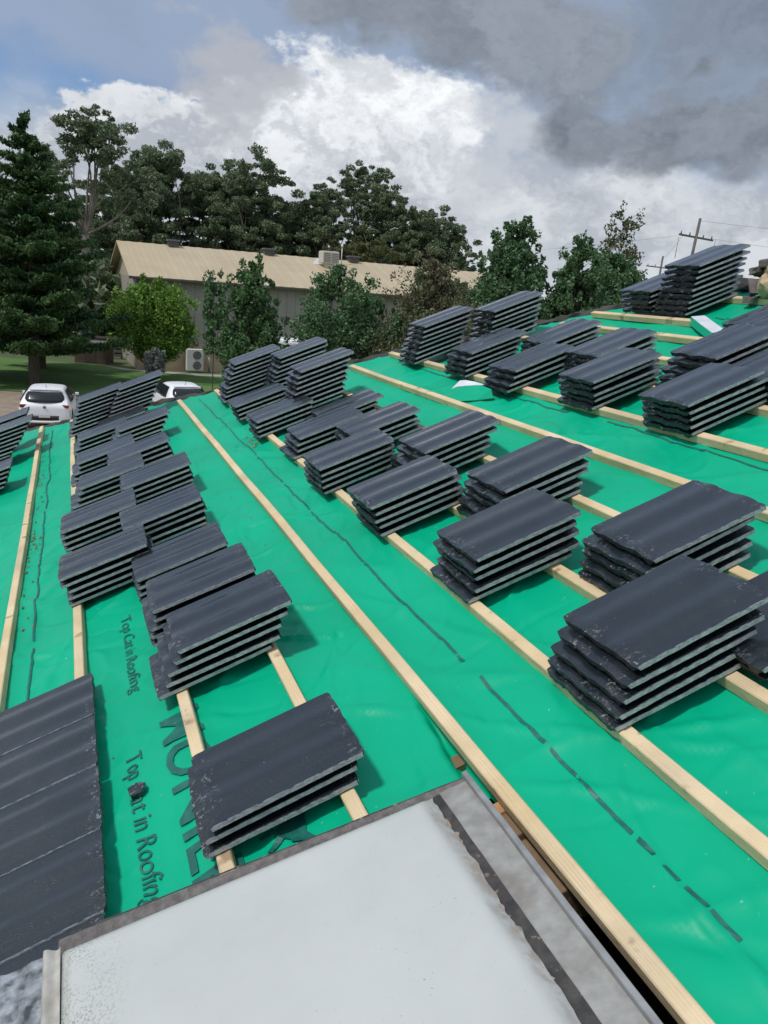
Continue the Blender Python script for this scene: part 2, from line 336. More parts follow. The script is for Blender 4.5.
# ------------------------------------------------------------------ the house under the roof
house = empty('house'); tag(house, 'single storey house with its hipped roof stripped and covered in green underlay', 'house')
def roofpt(x, y, z=0): return ROOF @ Vector((x, y, z))
E0, RV = -3.5, 4.86                      # eave and ridge in roof space
hipy = lambda v: 7.05 - .92 * v
mb = MB()
A = roofpt(E0, -6, -.14); B = roofpt(E0, hipy(E0), -.14); Rg = roofpt(RV, hipy(RV), -.14); Rn = roofpt(RV, -6, -.14)
bx = 2 * Rg.x - A.x
C2 = Vector((bx, B.y, B.z)); D2 = Vector((bx, -6, A.z))
mb.poly([B, C2, Rg]); mb.poly([Rn, Rg, C2, D2])
mb.obj('tiled_roof_slope', material('old_roof_tiles', (.07, .06, .055), .85, var=(.11, .095, .085), vscale=3, bump=1, bscale=12), house)
mb = MB()
mb.box(A.x + .6, bx - .6, -6, -5.8, 0, A.z + .2); mb.box(A.x + .6, bx - .6, B.y - .8, B.y - .6, 0, A.z + .2)
mb.box(A.x + .6, A.x + .8, -5.8, B.y - .8, 0, A.z + .2); mb.box(bx - .8, bx - .6, -5.8, B.y - .8, 0, A.z + .2)
mb.poly([(A.x + .8, -6, A.z), (Rn.x, -6, Rn.z - .05), (bx - .8, -6, A.z)])
mb.obj('wall', material('brick_wall', (.30, .20, .14), .9, var=(.22, .14, .10), vscale=6), house)
rf = MB().box
for k in range(14):
    y = -4.52 + k * .62 + (.02 if k == 6 else 0)
    if k == 6: continue
    vmax = min(RV - .05, (7.0 - y) / .92)
    mbr = MB(); mbr.box(E0, vmax, y - .022, y + .022, -.20, -.078); mbr.obj('rafter', M_OLDWOOD, house, ROOF)
mbr = MB(); mbr.box(1.495, 1.60, -.50, -.405, -.13, -.052, .004); mbr.box(1.49, 4.8, -.66, -.50, -.16, -.07, .003); trim = mbr.obj('cut_rafter', M_OLDWOOD, house, ROOF)
mbr = MB(); mbr.box(1.488, 1.56, -.43, -.395, -.10, -.045, .004); mbr.obj('cut_rafter_end', M_PINE_END, house, ROOF)
# dark broken bedding left along the hip and ridge
def lumpy(name, path, rad, mtl, parent, M, seed=0, step=.05):
    verts = []; faces = []; seg = 10; n = 0
    for i in range(len(path) - 1):
        a, b = Vector(path[i]), Vector(path[i + 1]); k = max(2, int((b - a).length / step)); d = (b - a).normalized()
        s1 = d.cross(Vector((0, 0, 1))).normalized()
        for j in range(k + (1 if i == len(path) - 2 else 0)):
            p = a.lerp(b, j / k)
            for t in range(seg):
                an = 2 * math.pi * t / seg
                q = s1 * math.cos(an) * 1.5 + Vector((0, 0, 1)) * math.sin(an)
                nn = noise.noise(Vector((p.x * 9 + seed, p.y * 9 + an * 1.3, seed))) + .6 * noise.noise(Vector((p.x * 31, p.y * 31 + an * 2, seed)))
                verts.append(p + q * rad * (1 + .7 * nn))
            n += 1
    for i in range(n - 1):
        for t in range(seg):
            faces.append((i * seg + t, i * seg + (t + 1) % seg, (i + 1) * seg + (t + 1) % seg, (i + 1) * seg + t))
    faces.append(tuple(range(seg))[::-1]); faces.append(tuple((n - 1) * seg + t for t in range(seg)))
    return mesh_obj(name, verts, faces, mtl, parent, M, smooth=False)
lumpy('hip_bedding', [(E0, hipy(E0) + .07, -.09), (4.7, hipy(4.7) + .07, -.06)], .04, M_DARKMORT, house, ROOF, 3)
lumpy('ridge_bedding', [(RV, 2.62, -.06), (RV, -5.9, -.06)], .06, M_DARKMORT, house, ROOF, 8)

# ------------------------------------------------------------------ green underlay sheets
BAT = [-3.1, -2.79, -2.48, -2.17, -1.86, -1.55, -1.24, -.93, -.62, -.31, 0.0, .308, .606, .928, 1.238, 1.54, 1.851, 2.145, 2.475, 2.772, 3.088, 3.39, 3.68, 3.965, 4.19, 4.59]
def fold(p, w=1.0):
    a = noise.noise(p); return max(0.0, 1 - abs(a) * 5.5 / w)
def crease(p): return max(0.0, 1 - abs(noise.noise(p)) * 13) * (.35 + .65 * max(0, min(1, .5 + 1.6 * noise.noise(p * .7 + Vector((9, 3, 2))))))
def hs(x, y):
    """height of the slack sheet: held under the battens, creased and sagging between them"""
    k = 0
    while k < len(BAT) - 2 and x > BAT[k + 1]: k += 1
    t = min(1, max(0, (x - BAT[k]) / (BAT[k + 1] - BAT[k]))); belly = math.sin(math.pi * t)
    z = -.036 - .016 * belly * (.6 + .9 * noise.noise(Vector((x * .9, y * 1.7, 3.1))))
    w = belly ** .6
    z += w * .020 * noise.noise(Vector((x * 3.2 + y * 1.1, y * 2.6, 1.7)))
    z += w * .010 * fold(Vector((x * 2.0 + y * 1.6, y * 1.1 - x * 1.3, 5.5))) ** 2
    z += w * .009 * fold(Vector((x * 1.1 - y * 1.9, y * .9 + x * 2.1, 9.5))) ** 2
    z += w * .005 * fold(Vector((x * 6.0 - y * 3.9, y * 3 + x * 2.1, 2.5))) ** 2
    if x > .25:
        if .69 < x < .99 and y < 1.6: w *= .45
        z += w * .0125 * crease(Vector((x * 2.3 + y * 2.1, y * 1.0 - x * .8, 31.5)))
        z += w * .0115 * crease(Vector((x * 3.1 - y * 1.4, y * 1.5 + x * 1.2, 41.5)))
        z -= w * .0100 * crease(Vector((x * 1.2 + y * 4.2, y * .6 - x * 2.8, 51.5)))
    if .99 < x < 1.54 and -.6 < y < 1.6:                        # loose, rucked area round the skylight
        z += w * .020 * fold(Vector((x * 2.6 + y * 3.3, y * .8 - x * .4, 12.5)), .8) ** 2
    if 1.3 < x < 1.535 and -.45 < y < .25:                      # torn edge falling away beside the skylight
        e = max(0, min(1, (x - (1.50 - max(0, y + .28) * -.09 - .012)) / .01)) * max(0, min(1, (.12 - y) / .2))
        z -= .055 * e
    return z
def underlay(name, x0, x1, label, cut=None, lift=0, dx=.0125, top=False):
    ys = []; y = -5.9
    while y < 11.2: ys.append(y); y += (.0115 if y > -1.2 and y < 2.2 and x1 > .5 else .022 if y > -1.5 and y < 3.6 else (.045 if y > 0 else .15))
    nx = max(3, int((x1 - x0) / (dx if x1 > 0 else .05))) + 1
    idx = {}; V = []; F = []
    for i in range(nx):
        x = x0 + (x1 - x0) * i / (nx - 1)
        for j, y in enumerate(ys):
            lim = hipy(x) + .035 * noise.noise(Vector((x * 7, 4, 1))) - .01
            if y > lim + .05: continue
            if cut and cut(x, y): continue
            yy = min(y, lim)
            idx[i, j] = len(V); V.append((x, yy, hs(x, yy) + lift))
    for i in range(nx - 1):
        for j in range(len(ys) - 1):
            q = [(i, j), (i + 1, j), (i + 1, j + 1), (i, j + 1)]
            if all(k in idx for k in q): F.append(tuple(idx[k] for k in q))
    o = mesh_obj(name, V, F, M_SARK, None, ROOF, smooth=True)
    return tag(o, label, 'roof underlay', 'sheets of green roof underlay')
sk_cut = lambda x, y: y < -.33 - .0 * x
s1 = underlay('underlay_sheet', E0, .318, 'lowest green underlay sheet, left of the leftmost timber batten')
s2 = underlay('underlay_sheet', .300, 1.552, 'green underlay sheet with printed writing beside the skylight', cut=sk_cut, lift=-.003)
s3 = underlay('underlay_sheet', 1.528, 3.098, 'green underlay sheet with dashed line right of the long bare batten')
s4 = underlay('underlay_sheet', 3.075, 4.80, 'topmost green underlay sheet below the ridge rubble', lift=-.003)

def ribbon(name, pts, w, parent, off=.0022):
    V = []; F = []
    for i, (x, y) in enumerate(pts):
        for s in (-1, 1): V.append((x + s * w / 2, y, hs(x + s * w / 2, y) + off))
    for i in range(len(pts) - 1): F.append((2 * i, 2 * i + 1, 2 * i + 3, 2 * i + 2))
    return mesh_obj(name, V, F, M_PRINT, parent, ROOF)
def printed_line(x, segs, w, parent, amp=.006, seed=0):
    for (ya, yb) in segs:
        n = max(2, int(abs(yb - ya) / .03)); pts = []
        for i in range(n + 1):
            y = ya + (yb - ya) * i / n
            pts.append((x + amp * noise.noise(Vector((y * 2.1, seed, 0))) * 2 + .35 * amp * noise.noise(Vector((y * 9, seed, 4))), y))
        ribbon('printed_line', pts, w, parent)
printed_line(1.700, [(5.35, 3.9), (3.85, 2.3), (2.26, .13), (.015, -.645), (-.664, -.714), (-.743, -.784), (-.801, -.86), (-.868, -.935)], .0095, s3, .004, 1)
printed_line(.405, [(6.4, 3.7), (3.6, 1.62), (1.55, 1.05)], .008, s2, .006, 5)
printed_line(3.035, [(3.9, 2.9), (2.7, 1.6), (1.3, -.6)], .009, s3, .01, 9)
printed_line(4.33, [(2.9, 2.2), (2.05, 1.0)], .008, s4, .006, 12)

def printed_text(body, x, y0, length, cap, parent, bold=0):
    c = bpy.data.curves.new('t', 'FONT'); c.body = body; c.size = 1; c.offset = bold; c.resolution_u = 3
    o = bpy.data.objects.new('t', c); COL.objects.link(o)
    dg = bpy.context.evaluated_depsgraph_get(); me = bpy.data.meshes.new_from_object(o.evaluated_get(dg)); bpy.data.objects.remove(o)
    bm = bmesh.new(); bm.from_mesh(me)
    xs = [v.co.x for v in bm.verts]; w0, w1 = min(xs), max(xs)
    for v in bm.verts:
        tx = (v.co.x - w0) / (w1 - w0) * length; ty = v.co.y / .70 * cap
        v.co = (x + ty, y0 - tx, 0)
    bmesh.ops.subdivide_edges(bm, edges=[e for e in bm.edges if e.calc_length() > .012], cuts=3)
    bmesh.ops.triangulate(bm, faces=bm.faces)
    for v in bm.verts: v.co.z = hs(v.co.x, v.co.y) + .0014
    nw = len(body.split()) ; ys = sorted({round(v.co.y, 4) for v in bm.verts}, reverse=True)
    gaps = sorted(((ys[i] - ys[i + 1], (ys[i] + ys[i + 1]) / 2) for i in range(len(ys) - 1)), reverse=True)[:nw - 1]
    cuts = [9] + sorted([g[1] for g in gaps], reverse=True) + [-9]
    for a, b in zip(cuts, cuts[1:]):
        b2 = bm.copy(); bmesh.ops.delete(b2, geom=[v for v in b2.verts if not (b < v.co.y <= a)], context='VERTS')
        m2 = bpy.data.meshes.new('printed_word'); b2.to_mesh(m2); b2.free(); m2.materials.append(M_PRINT)
        q = bpy.data.objects.new('printed_word', m2); COL.objects.link(q); q.parent = parent; q.matrix_world = ROOF
    bm.free()
printed_text('Top Cat in Roofing', .722, .445, .61, .050, s2, .0)
printed_text('Top Cat in Roofing', .765, 1.46, .65, .042, s2, .0)
printed_text('MONIER', .838, .555, .84, .125, s2, .012)
def decal(name, polys, parent):
    bm = bmesh.new()
    for P in polys: bm.faces.new([bm.verts.new((x, y, 0)) for x, y in P])
    bmesh.ops.triangulate(bm, faces=bm.faces)
    for _ in range(2): bmesh.ops.subdivide_edges(bm, edges=[e for e in bm.edges if e.calc_length() > .015], cuts=2, use_grid_fill=True)
    bmesh.ops.triangulate(bm, faces=bm.faces)
    for v in bm.verts: v.co.z = hs(v.co.x, v.co.y) + .0018
    bmesh.ops.recalc_face_normals(bm, faces=bm.faces)
    me = bpy.data.meshes.new(name); bm.to_mesh(me); bm.free(); me.materials.append(M_PRINT)
    o = bpy.data.objects.new(name, me); COL.objects.link(o); o.parent = parent; o.matrix_world = ROOF
decal('printed_animal', [[(1.068, -.095), (1.09, -.02), (1.15, -.03), (1.132, -.119), (1.116, -.200), (1.135, -.240), (1.094, -.228), (1.077, -.223), (1.076, -.207), (1.063, -.197), (1.028, -.22), (1.015, -.21), (1.05, -.184), (1.049, -.169), (1.014, -.16), (1.008, -.149), (1.025, -.147), (1.057, -.150)]], s2)

# turned-up corner of the sheet with its silver back, and the rolled strip near the ridge
def strip(name, top, bot, mats, parent, thick=.003):
    n = len(top); V = [Vector(p) for p in top] + [Vector(p) for p in bot]; F = [(i, i + 1, n + i + 1, n + i) for i in range(n - 1)]
    V2 = [v + Vector((0, 0, thick)) for v in V]; k = len(V); F2 = [tuple(q + k for q in f[::-1]) for f in F]
    ring = list(range(n)) + list(range(2 * n - 1, n - 1, -1)); F3 = [(ring[i], ring[(i + 1) % len(ring)], ring[(i + 1) % len(ring)] + k, ring[i] + k) for i in range(len(ring))]
    return mesh_obj(name, V + V2, F + F2 + F3, mats, parent, ROOF, mi=[0] * len(F) + [1] * len(F2) + [0] * len(F3))
strip('folded_corner', [(2.82, 2.64, -.03), (2.86, 2.58, .0), (2.90, 2.46, .022), (2.95, 2.34, .026), (2.96, 2.25, .012)],
      [(2.80, 2.64, -.035), (2.79, 2.55, -.035), (2.81, 2.42, -.03), (2.88, 2.30, -.03), (2.945, 2.22, -.03)], [M_SARK, M_SARK], s3)
strip('folded_corner_back', [(2.93, 2.58, .030), (2.945, 2.53, .034), (2.965, 2.44, .027), (2.965, 2.34, .026)],
      [(2.865, 2.575, .004), (2.885, 2.53, .016), (2.91, 2.45, .024), (2.955, 2.33, .028)], [M_SILVER, M_SILVER], s3)

# ------------------------------------------------------------------ timber battens
blabels = {
    .308: 'leftmost long batten, bare, running from the laid tiles towards the white hatchback', .606: 'batten emerging from under the laid tiles at the left',
    .928: 'short batten under the left end of the lone front stack', 1.238: 'short batten under the right end of the lone front stack',
    1.54: 'long bare batten passing right beside the skylight', 1.851: 'batten under the left ends of the middle row of stacks',
    2.145: 'batten under the middle of the central double row of stacks', 2.475: 'batten under the right ends of the central double row of stacks',
    2.772: 'long bare batten above the central double row of stacks', 3.088: 'batten under the left ends of the upper right stacks',
    3.39: 'batten hidden mid way under the upper right stacks', 3.68: 'batten under the right ends of the upper right stacks',
    3.965: 'bare batten just below the tall ridge stacks', 4.19: 'batten under the left ends of the tall ridge stacks', 4.59: 'topmost batten under the right end of the tall ridge stack',
    0.0: 'batten under the stacks at the left edge of the photo', -.31: 'batten at the far left under the outer stacks'}
def batten(x, y0, y1, label, w=.036, h=.034):
    V = []; F = []; n = max(2, int((y1 - y0) / .12)); sd_ = x * 13
    c = .003
    prof = [(-w / 2, -h), (-w / 2, -c), (-w / 2 + c, 0), (w / 2 - c, 0), (w / 2, -c), (w / 2, -h)]
    for i in range(n + 1):
        y = y0 + (y1 - y0) * i / n; wob = .006 * noise.noise(Vector((y * .8, sd_, 0))); hz_ = .002 * noise.noise(Vector((y * 1.3, sd_, 7)))
        for (px, pz) in prof: V.append((px + wob + .0006 * noise.noise(Vector((y * 20, px * 90, sd_))), y - y0, pz + hz_))
    k = len(prof)
    for i in range(n):
        for j in range(k): F.append((i * k + j, (i + 1) * k + j, (i + 1) * k + (j + 1) % k, i * k + (j + 1) % k))
    F.append(tuple(range(k))); F.append(tuple(n * k + j for j in range(k))[::-1])
    o = mesh_obj('timber_batten', V, F, M_WOOD, None, ROOF @ Matrix.Translation((x, y0, -.001)))
    o.data.flip_normals()
    return tag(o, label, 'batten', 'timber battens across the roof')
for x, lb in blabels.items():
    y0 = -5.5; y1 = hipy(x) - .06 - .25 * abs(noise.noise(Vector((x * 3, 0, 0))))
    if x == .308: y0, y1 = -.3, 6.62
    elif x == .606: y0 = -.3
    elif x in (.928, 1.238): y0 = -.285 - (x - .928) * .17
    elif x == 3.965: y0, y1 = 1.63, 3.1
    elif x == 4.19: y0, y1 = 1.95, 3.05
    elif x == 1.54: y1 = 5.38
    elif x == 2.772: y1 = 4.2
    elif x == 4.59: y0 = 1.9
    elif x < .1: y0 = -.9
    batten(x, y0, y1, lb)

# ------------------------------------------------------------------ roof tiles
def tile_mesh(seed, L=TL, W=TW, rib=True):
    r = random.Random(seed); nx, ny = 26, 28
    th = .0115
    def prof(y):
        if W < .1: return 0
        t = y / W
        z = .0056 * math.sin(math.pi * min(1, max(0, (t - .08) / .40))) ** 2 if t < .48 else .0056 * math.sin(math.pi * min(1, (t - .50) / .40)) ** 2 if t > .5 and t < .90 else 0
        return z
    V = []; F = []; MI = []
    def topz(x, y): return prof(y) + .0006 * noise.noise(Vector((x * 22, y * 22, seed)))
    for side in (0, 1):
        for i in range(nx + 1):
            for j in range(ny + 1):
                x = L * i / nx; y = W * j / ny
                cx = min(y, W - y)
                if i == 0: x += .0028 * noise.noise(Vector((y * 60, seed, side))) + .004 * max(0, 1 - cx / .014) ** 2 + (.004 if side else 0)
                if i == nx: x += .0022 * noise.noise(Vector((y * 50, seed, 5 + side))) - .006 * max(0, 1 - cx / .016) ** 2
                if j == 0: y += .0012 * noise.noise(Vector((x * 40, seed, 3)))
                z = topz(x, y) - (th if side else 0)
                if not side and i == 0: z -= .003
                if not side and i <= 1: z += .002 * noise.noise(Vector((y * 70, seed, 31)))
                if side and rib and i <= 2 and .012 < y < W - .006: z -= .0125 * (.80 + .6 * noise.noise(Vector((y * 55, seed, 9))))
                if side and i >= nx - 1 and .05 < y < W - .05 and (abs(y - W * .3) < .02 or abs(y - W * .7) < .02): z -= .012
                V.append((x, y, z))
    n1 = (nx + 1) * (ny + 1); I = lambda s, i, j: s * n1 + i * (ny + 1) + j
    for i in range(nx):
        for j in range(ny):
            F.append((I(0, i, j), I(0, i + 1, j), I(0, i + 1, j + 1), I(0, i, j + 1))); MI.append(0)
            F.append((I(1, i, j), I(1, i, j + 1), I(1, i + 1, j + 1), I(1, i + 1, j))); MI.append(2)
    for i in range(nx):
        F.append((I(0, i, 0), I(1, i, 0), I(1, i + 1, 0), I(0, i + 1, 0))); MI.append(1)
        F.append((I(0, i, ny), I(0, i + 1, ny), I(1, i + 1, ny), I(1, i, ny))); MI.append(1)
    for j in range(ny):
        F.append((I(0, 0, j), I(0, 0, j + 1), I(1, 0, j + 1), I(1, 0, j))); MI.append(2)
        F.append((I(0, nx, j), I(1, nx, j), I(1, nx, j + 1), I(0, nx, j + 1))); MI.append(2)
    me = bpy.data.meshes.new('roof_tile'); me.from_pydata(V, [], F)
    for q in (M_TILE, M_EDGE, M_END): me.materials.append(q)
    me.polygons.foreach_set('material_index', MI); me.polygons.foreach_set('use_smooth', [True] * len(F)); me.set_sharp_from_angle(angle=R_(38)); me.update()
    return me
TILES = [tile_mesh(k * 3.7 + 1) for k in range(6)]
ORD = ['top', 'second', 'third', 'fourth', 'fifth', 'sixth', 'seventh', 'eighth', 'ninth', 'tenth']
def stack(y, vb, vt, n, desc, group, n0=.016):
    for i in range(n):
        t = i / max(1, n - 1)
        x = vb + (vt - vb) * t + rng.uniform(-.011, .011); yy = y + rng.uniform(-.008, .008); z = n0 + i * TS
        o = bpy.data.objects.new('roof_tile', TILES[rng.randrange(6)]); COL.objects.link(o)
        o.matrix_world = ROOF @ Matrix.Translation((x, yy, z)) @ Matrix.Rotation(rng.uniform(-.022, .022), 4, 'Z') @ Matrix.Rotation(rng.uniform(-.004, .004), 4, 'Y')
        k = n - 1 - i
        pos = 'bottom' if k == n - 1 else ('top' if k == 0 else ORD[k] + ' from top')
        tag(o, '%s tile of %s' % (pos, desc), 'roof tile', group)
gA, gB, gC, gW, gD = 'tiles stacked in the left double row', 'tiles stacked in the central double row', 'tiles stacked in the upper right rows', 'tiles stacked at the left edge', 'tiles stacked by the ridge'
# y (near side), bottom x, top x, count
S = [
 (-.175, .888, .922, 3, 'the lone low stack just above the skylight', gA),
 (.600, .865, .965, 5, 'the nearest full stack beyond the lone front stack', gA),
 (.965, .875, .912, 5, 'second full stack up the left row, right file', gA),
 (1.395, .860, .882, 4, 'third full stack up the left row, right file', gA),
 (1.675, .590, .588, 5, 'the nearest stack of the left file, left row', gA),
 (2.005, .869, .885, 5, 'fourth full stack up the left row, right file', gA),
 (2.350, .582, .578, 5, 'second stack up the left file, left row', gA),
 (2.700, .894, .925, 5, 'fifth stack up the left row, right file', gA),
 (3.070, .585, .700, 5, 'third stack up the left file, left row', gA),
 (3.420, .869, .883, 5, 'sixth stack up the left row, right file', gA),
 (3.740, .593, .694, 5, 'fourth stack up the left file, left row', gA),
 (4.280, .885, .988, 5, 'seventh stack up the left row, right file', gA),
 (4.660, .620, .697, 4, 'fifth stack up the left file, left row', gA),
 (5.020, .845, .86, 3, 'the low stack before the tall far stacks, left row', gA),
 (5.36, .890, 1.110, 9, 'the tall far right stack at the end, left row', gA),
 (5.48, .580, .775, 9, 'the tall far left stack at the end, left row', gA),
 (5.98, -.30, -.08, 9, 'the farthest stack at the left edge below the hatchback', gW),
 (5.44, -.308, -.02, 9, 'the middle stack at the left edge beside the bare batten', gW),
 (4.49, -.267, -.168, 5, 'the nearest stack cut by the left edge', gW),
 (-.435, 1.815, 1.905, 5, 'the largest nearest stack at right, central row', gB),
 (.325, 1.828, 1.895, 5, 'second stack up the left file, central row', gB),
 (1.055, 1.800, 1.805, 5, 'third stack up the left file, central row', gB),
 (1.735, 1.790, 1.790, 5, 'fourth stack up the left file, central row', gB),
 (2.440, 1.815, 1.885, 4, 'fifth stack up the left file, central row', gB),
 (3.150, 1.780, 1.785, 4, 'sixth stack up the left file, central row', gB),
 (3.790, 1.780, 1.778, 4, 'seventh stack up the left file, central row', gB),
 (4.54, 1.789, 1.977, 9, 'the tall far left stack at the end, central row', gB),
 (-.52, 2.16, 2.16, 2, 'the two tile pile cut by the right edge, central row', gB),
 (-.085, 2.150, 2.225, 5, 'the nearest full stack of the right file, central row', gB),
 (.705, 2.112, 2.205, 5, 'second full stack up the right file, central row', gB),
 (1.400, 2.092, 2.180, 5, 'third full stack up the right file, central row', gB),
 (2.105, 2.065, 2.078, 4, 'fourth full stack up the right file, central row', gB),
 (2.74, 2.06, 2.11, 3, 'the low stack hidden in the right file, central row', gB),
 (3.365, 2.044, 2.196, 9, 'the tall nearer stack at the far end, central row', gB),
 (4.12, 2.08, 2.255, 9, 'the tall middle stack at the far end, central row', gB),
 (.740, 3.040, 3.036, 5, 'the nearest full stack of the upper right row', gC),
 (1.395, 3.042, 3.068, 5, 'second full stack up the left file, upper right row', gC),
 (2.105, 2.98, 3.040, 4, 'third full stack up the left file, upper right row', gC),
 (2.690, 3.002, 3.080, 5, 'fourth full stack up the left file, upper right row', gC),
 (3.46, 3.000, 3.148, 8, 'the tall stack at the left end, upper right row', gC),
 (.70, 3.42, 3.42, 4, 'the cut off stack at the right edge, upper right', gC),
 (1.065, 3.350, 3.470, 5, 'the nearest stack of the right file, upper right row', gC),
 (1.800, 3.33, 3.356, 4, 'second stack up the right file, upper right row', gC),
 (2.365, 3.39, 3.415, 4, 'third stack up the right file, upper right row', gC),
 (3.13, 3.40, 3.515, 8, 'the tall stack ending the right file, upper right row', gC),
 (1.32, 3.985, 3.985, 3, 'the low stack below the tan rubble at the right edge', gD),
 (2.17, 4.235, 4.365, 9, 'the tallest stack, against the sky by the ridge', gD),
 (2.485, 4.228, 4.24, 5, 'the shorter stack left of the tallest ridge stack', gD)]
for (y, vb, vt, n, d, g) in S: stack(y, vb, vt, n, d, g)

# laid tiles at the left, side by side
LAID = tile_mesh(91, TL, .2835, rib=False)
LAIDB = tile_mesh(57, TL, .2835, rib=False)
CUTT = tile_mesh(33, TL, .046, rib=False)
names = ['farthest laid tile, its corner against the green sheet', 'second laid tile from the far end at the left edge', 'third laid tile from the far end at the left edge', 'laid tile nearest the camera at the left edge, above the sliver']
for k, y in enumerate((.664, .379, .094, -.190)):
    o = bpy.data.objects.new('laid_roof_tile', (LAID, LAIDB)[k % 2]); COL.objects.link(o)
    o.matrix_world = ROOF @ Matrix.Translation((.272 + rng.uniform(-.002, .002), y, .0265 - .0022 * k)) @ Matrix.Rotation(rng.uniform(-.004, .004), 4, 'Z')
    tag(o, names[k], 'roof tile', 'laid roof tiles at the left')
o = bpy.data.objects.new('laid_roof_tile', CUTT); COL.objects.link(o); o.matrix_world = ROOF @ Matrix.Translation((.265, -.239, .0175))
tag(o, 'narrow cut sliver of laid tile beside the skylight corner', 'roof tile', 'laid roof tiles at the left')

# ------------------------------------------------------------------ skylight
sky_ = empty('skylight', mat=ROOF @ Matrix.Translation((.95, -.7, 0))); tag(sky_, 'old white plastic skylight in grey metal flashing, bottom of the photo', 'skylight')
def quadgrid(name, c, nx, ny, zf, mtl, smooth=True, jag=None):
    V = []; F = []
    for i in range(nx + 1):
        s = i / nx
        for j in range(ny + 1):
            t = j / ny
            x = (1 - s) * ((1 - t) * c[0][0] + t * c[3][0]) + s * ((1 - t) * c[1][0] + t * c[2][0])
            y = (1 - s) * ((1 - t) * c[0][1] + t * c[3][1]) + s * ((1 - t) * c[1][1] + t * c[2][1])
            if jag: dx, dy = jag(s, t, x, y); x += dx; y += dy
            V.append((x, y, zf(s, t, x, y)))
    for i in range(nx):
        for j in range(ny): F.append((i * (ny + 1) + j, i * (ny + 1) + j + 1, (i + 1) * (ny + 1) + j + 1, (i + 1) * (ny + 1) + j))
    o = mesh_obj(name, V, F, mtl, sky_, ROOF, smooth=smooth); o.data.flip_normals(); return o
def domez(s, t, x, y):
    ex = min(s, 1 - s) * .80; ey = t * 1.2
    e = min(ex / .045, ey / .045, 1); e = math.sin(e * math.pi / 2)
    return .034 + .032 * e + .012 * math.sin(math.pi * s) * min(1, t * 3) + .0015 * noise.noise(Vector((x * 5, y * 5, 0)))
def domejag(s, t, x, y):
    if s > .97: return (.009 * noise.noise(Vector((y * 16, 3, 0))) + .004 * noise.noise(Vector((y * 60, 3, 0))), 0)
    return 0, 0
quadgrid('plastic_dome', [(.566, -.268), (1.388, -.378), (1.376, -1.60), (.552, -1.60)], 90, 90, domez, M_DOME, jag=domejag)
quadgrid('torn_edge', [(1.362, -.420), (1.392, -.425), (1.384, -1.60), (1.352, -1.60)], 6, 400, lambda s, t, x, y: .0365 + .006 * noise.noise(Vector((x * 60, y * 40, 0))) - .010 * s + .004 * (1 - s), M_TORN,
         jag=lambda s, t, x, y: ((.007 * noise.noise(Vector((y * 9, 8, 0))) + .006 * noise.noise(Vector((y * 45, 8, 0))) + .003 * noise.noise(Vector((y * 130, 8, 0))) if s > .6 else 0), 0))
# frame along the dome's left side and far side
quadgrid('left_frame', [(.535, -.262), (.574, -.268), (.574, -1.60), (.535, -1.60)], 8, 40, lambda s, t, x, y: .050 + .006 * math.sin(s * math.pi * 2) - .03 * (1 if s < .05 else 0), M_CREAM)
quadgrid('far_flashing', [(.560, -.218), (1.487, -.362), (1.42, -.392), (.560, -.290)], 90, 6, lambda s, t, x, y: (.020 + .010 * (1 - abs(2 * t - .35)) + .002 * noise.noise(Vector((x * 40, y * 40, 1)))), M_GRIT)
quadgrid('dark_lip', [(.585, -.212), (1.486, -.356), (1.486, -.3615), (.585, -.2175)], 60, 2, lambda s, t, x, y: .024 + .002 * noise.noise(Vector((x * 9, 0, 1))), M_RUBBER)
quadgrid('black_seal', [(1.376, -.374), (1.408, -.372), (1.408, -1.60), (1.376, -1.60)], 5, 150, lambda s, t, x, y: .030 + .003 * noise.noise(Vector((x * 70, y * 25, 2))), M_RUBBER)
quadgrid('side_flashing', [(1.406, -.368), (1.474, -.364), (1.462, -1.60), (1.398, -1.60)], 6, 60, lambda s, t, x, y: .027 + .001 * noise.noise(Vector((x * 20, y * 9, 2))), M_GALV)
mb = MB()
V = []
for (x, z) in ((1.472, .026), (1.4735, .038), (1.475, .040), (1.485, .040), (1.4865, .038), (1.488, -.09)): V.append((x, z))
vs = []
for yi in range(41):
    y = -.358 - yi * .031; k = -.010 * yi / 40
    vs.append([mb.bm.verts.new((x + k + .0012 * noise.noise(Vector((y * 9, x, 0))), y, z)) for x, z in V])
for a, b in zip(vs, vs[1:]):
    for q in range(len(V) - 1):
        f = mb.bm.faces.new((a[q], b[q], b[q + 1], a[q + 1]))
mb.bm.faces.new(vs[0]); mb.obj('folded_edge', material('folded_grey_edge', (.34, .345, .35), .45, var=(.24, .24, .24), vscale=20, metal=.3), sky_, ROOF)
mb = MB(); mb.box(.60, 1.462, -.420, -.405, -.35, .024); mb.box(1.448, 1.463, -1.6, -.42, -.35, .020); mb.box(.60, .615, -1.6, -.42, -.35, .02); mb.obj('timber_curb', M_OLDWOOD, sky_, ROOF)
quadgrid('lead_apron', [(.435, -.236), (.545, -.252), (.545, -1.60), (.425, -1.60)], 14, 90, lambda s, t, x, y: .030 + .009 * noise.noise(Vector((x * 16, y * 16, 5))) + .004 * noise.noise(Vector((x * 50, y * 50, 5))), M_LEAD)

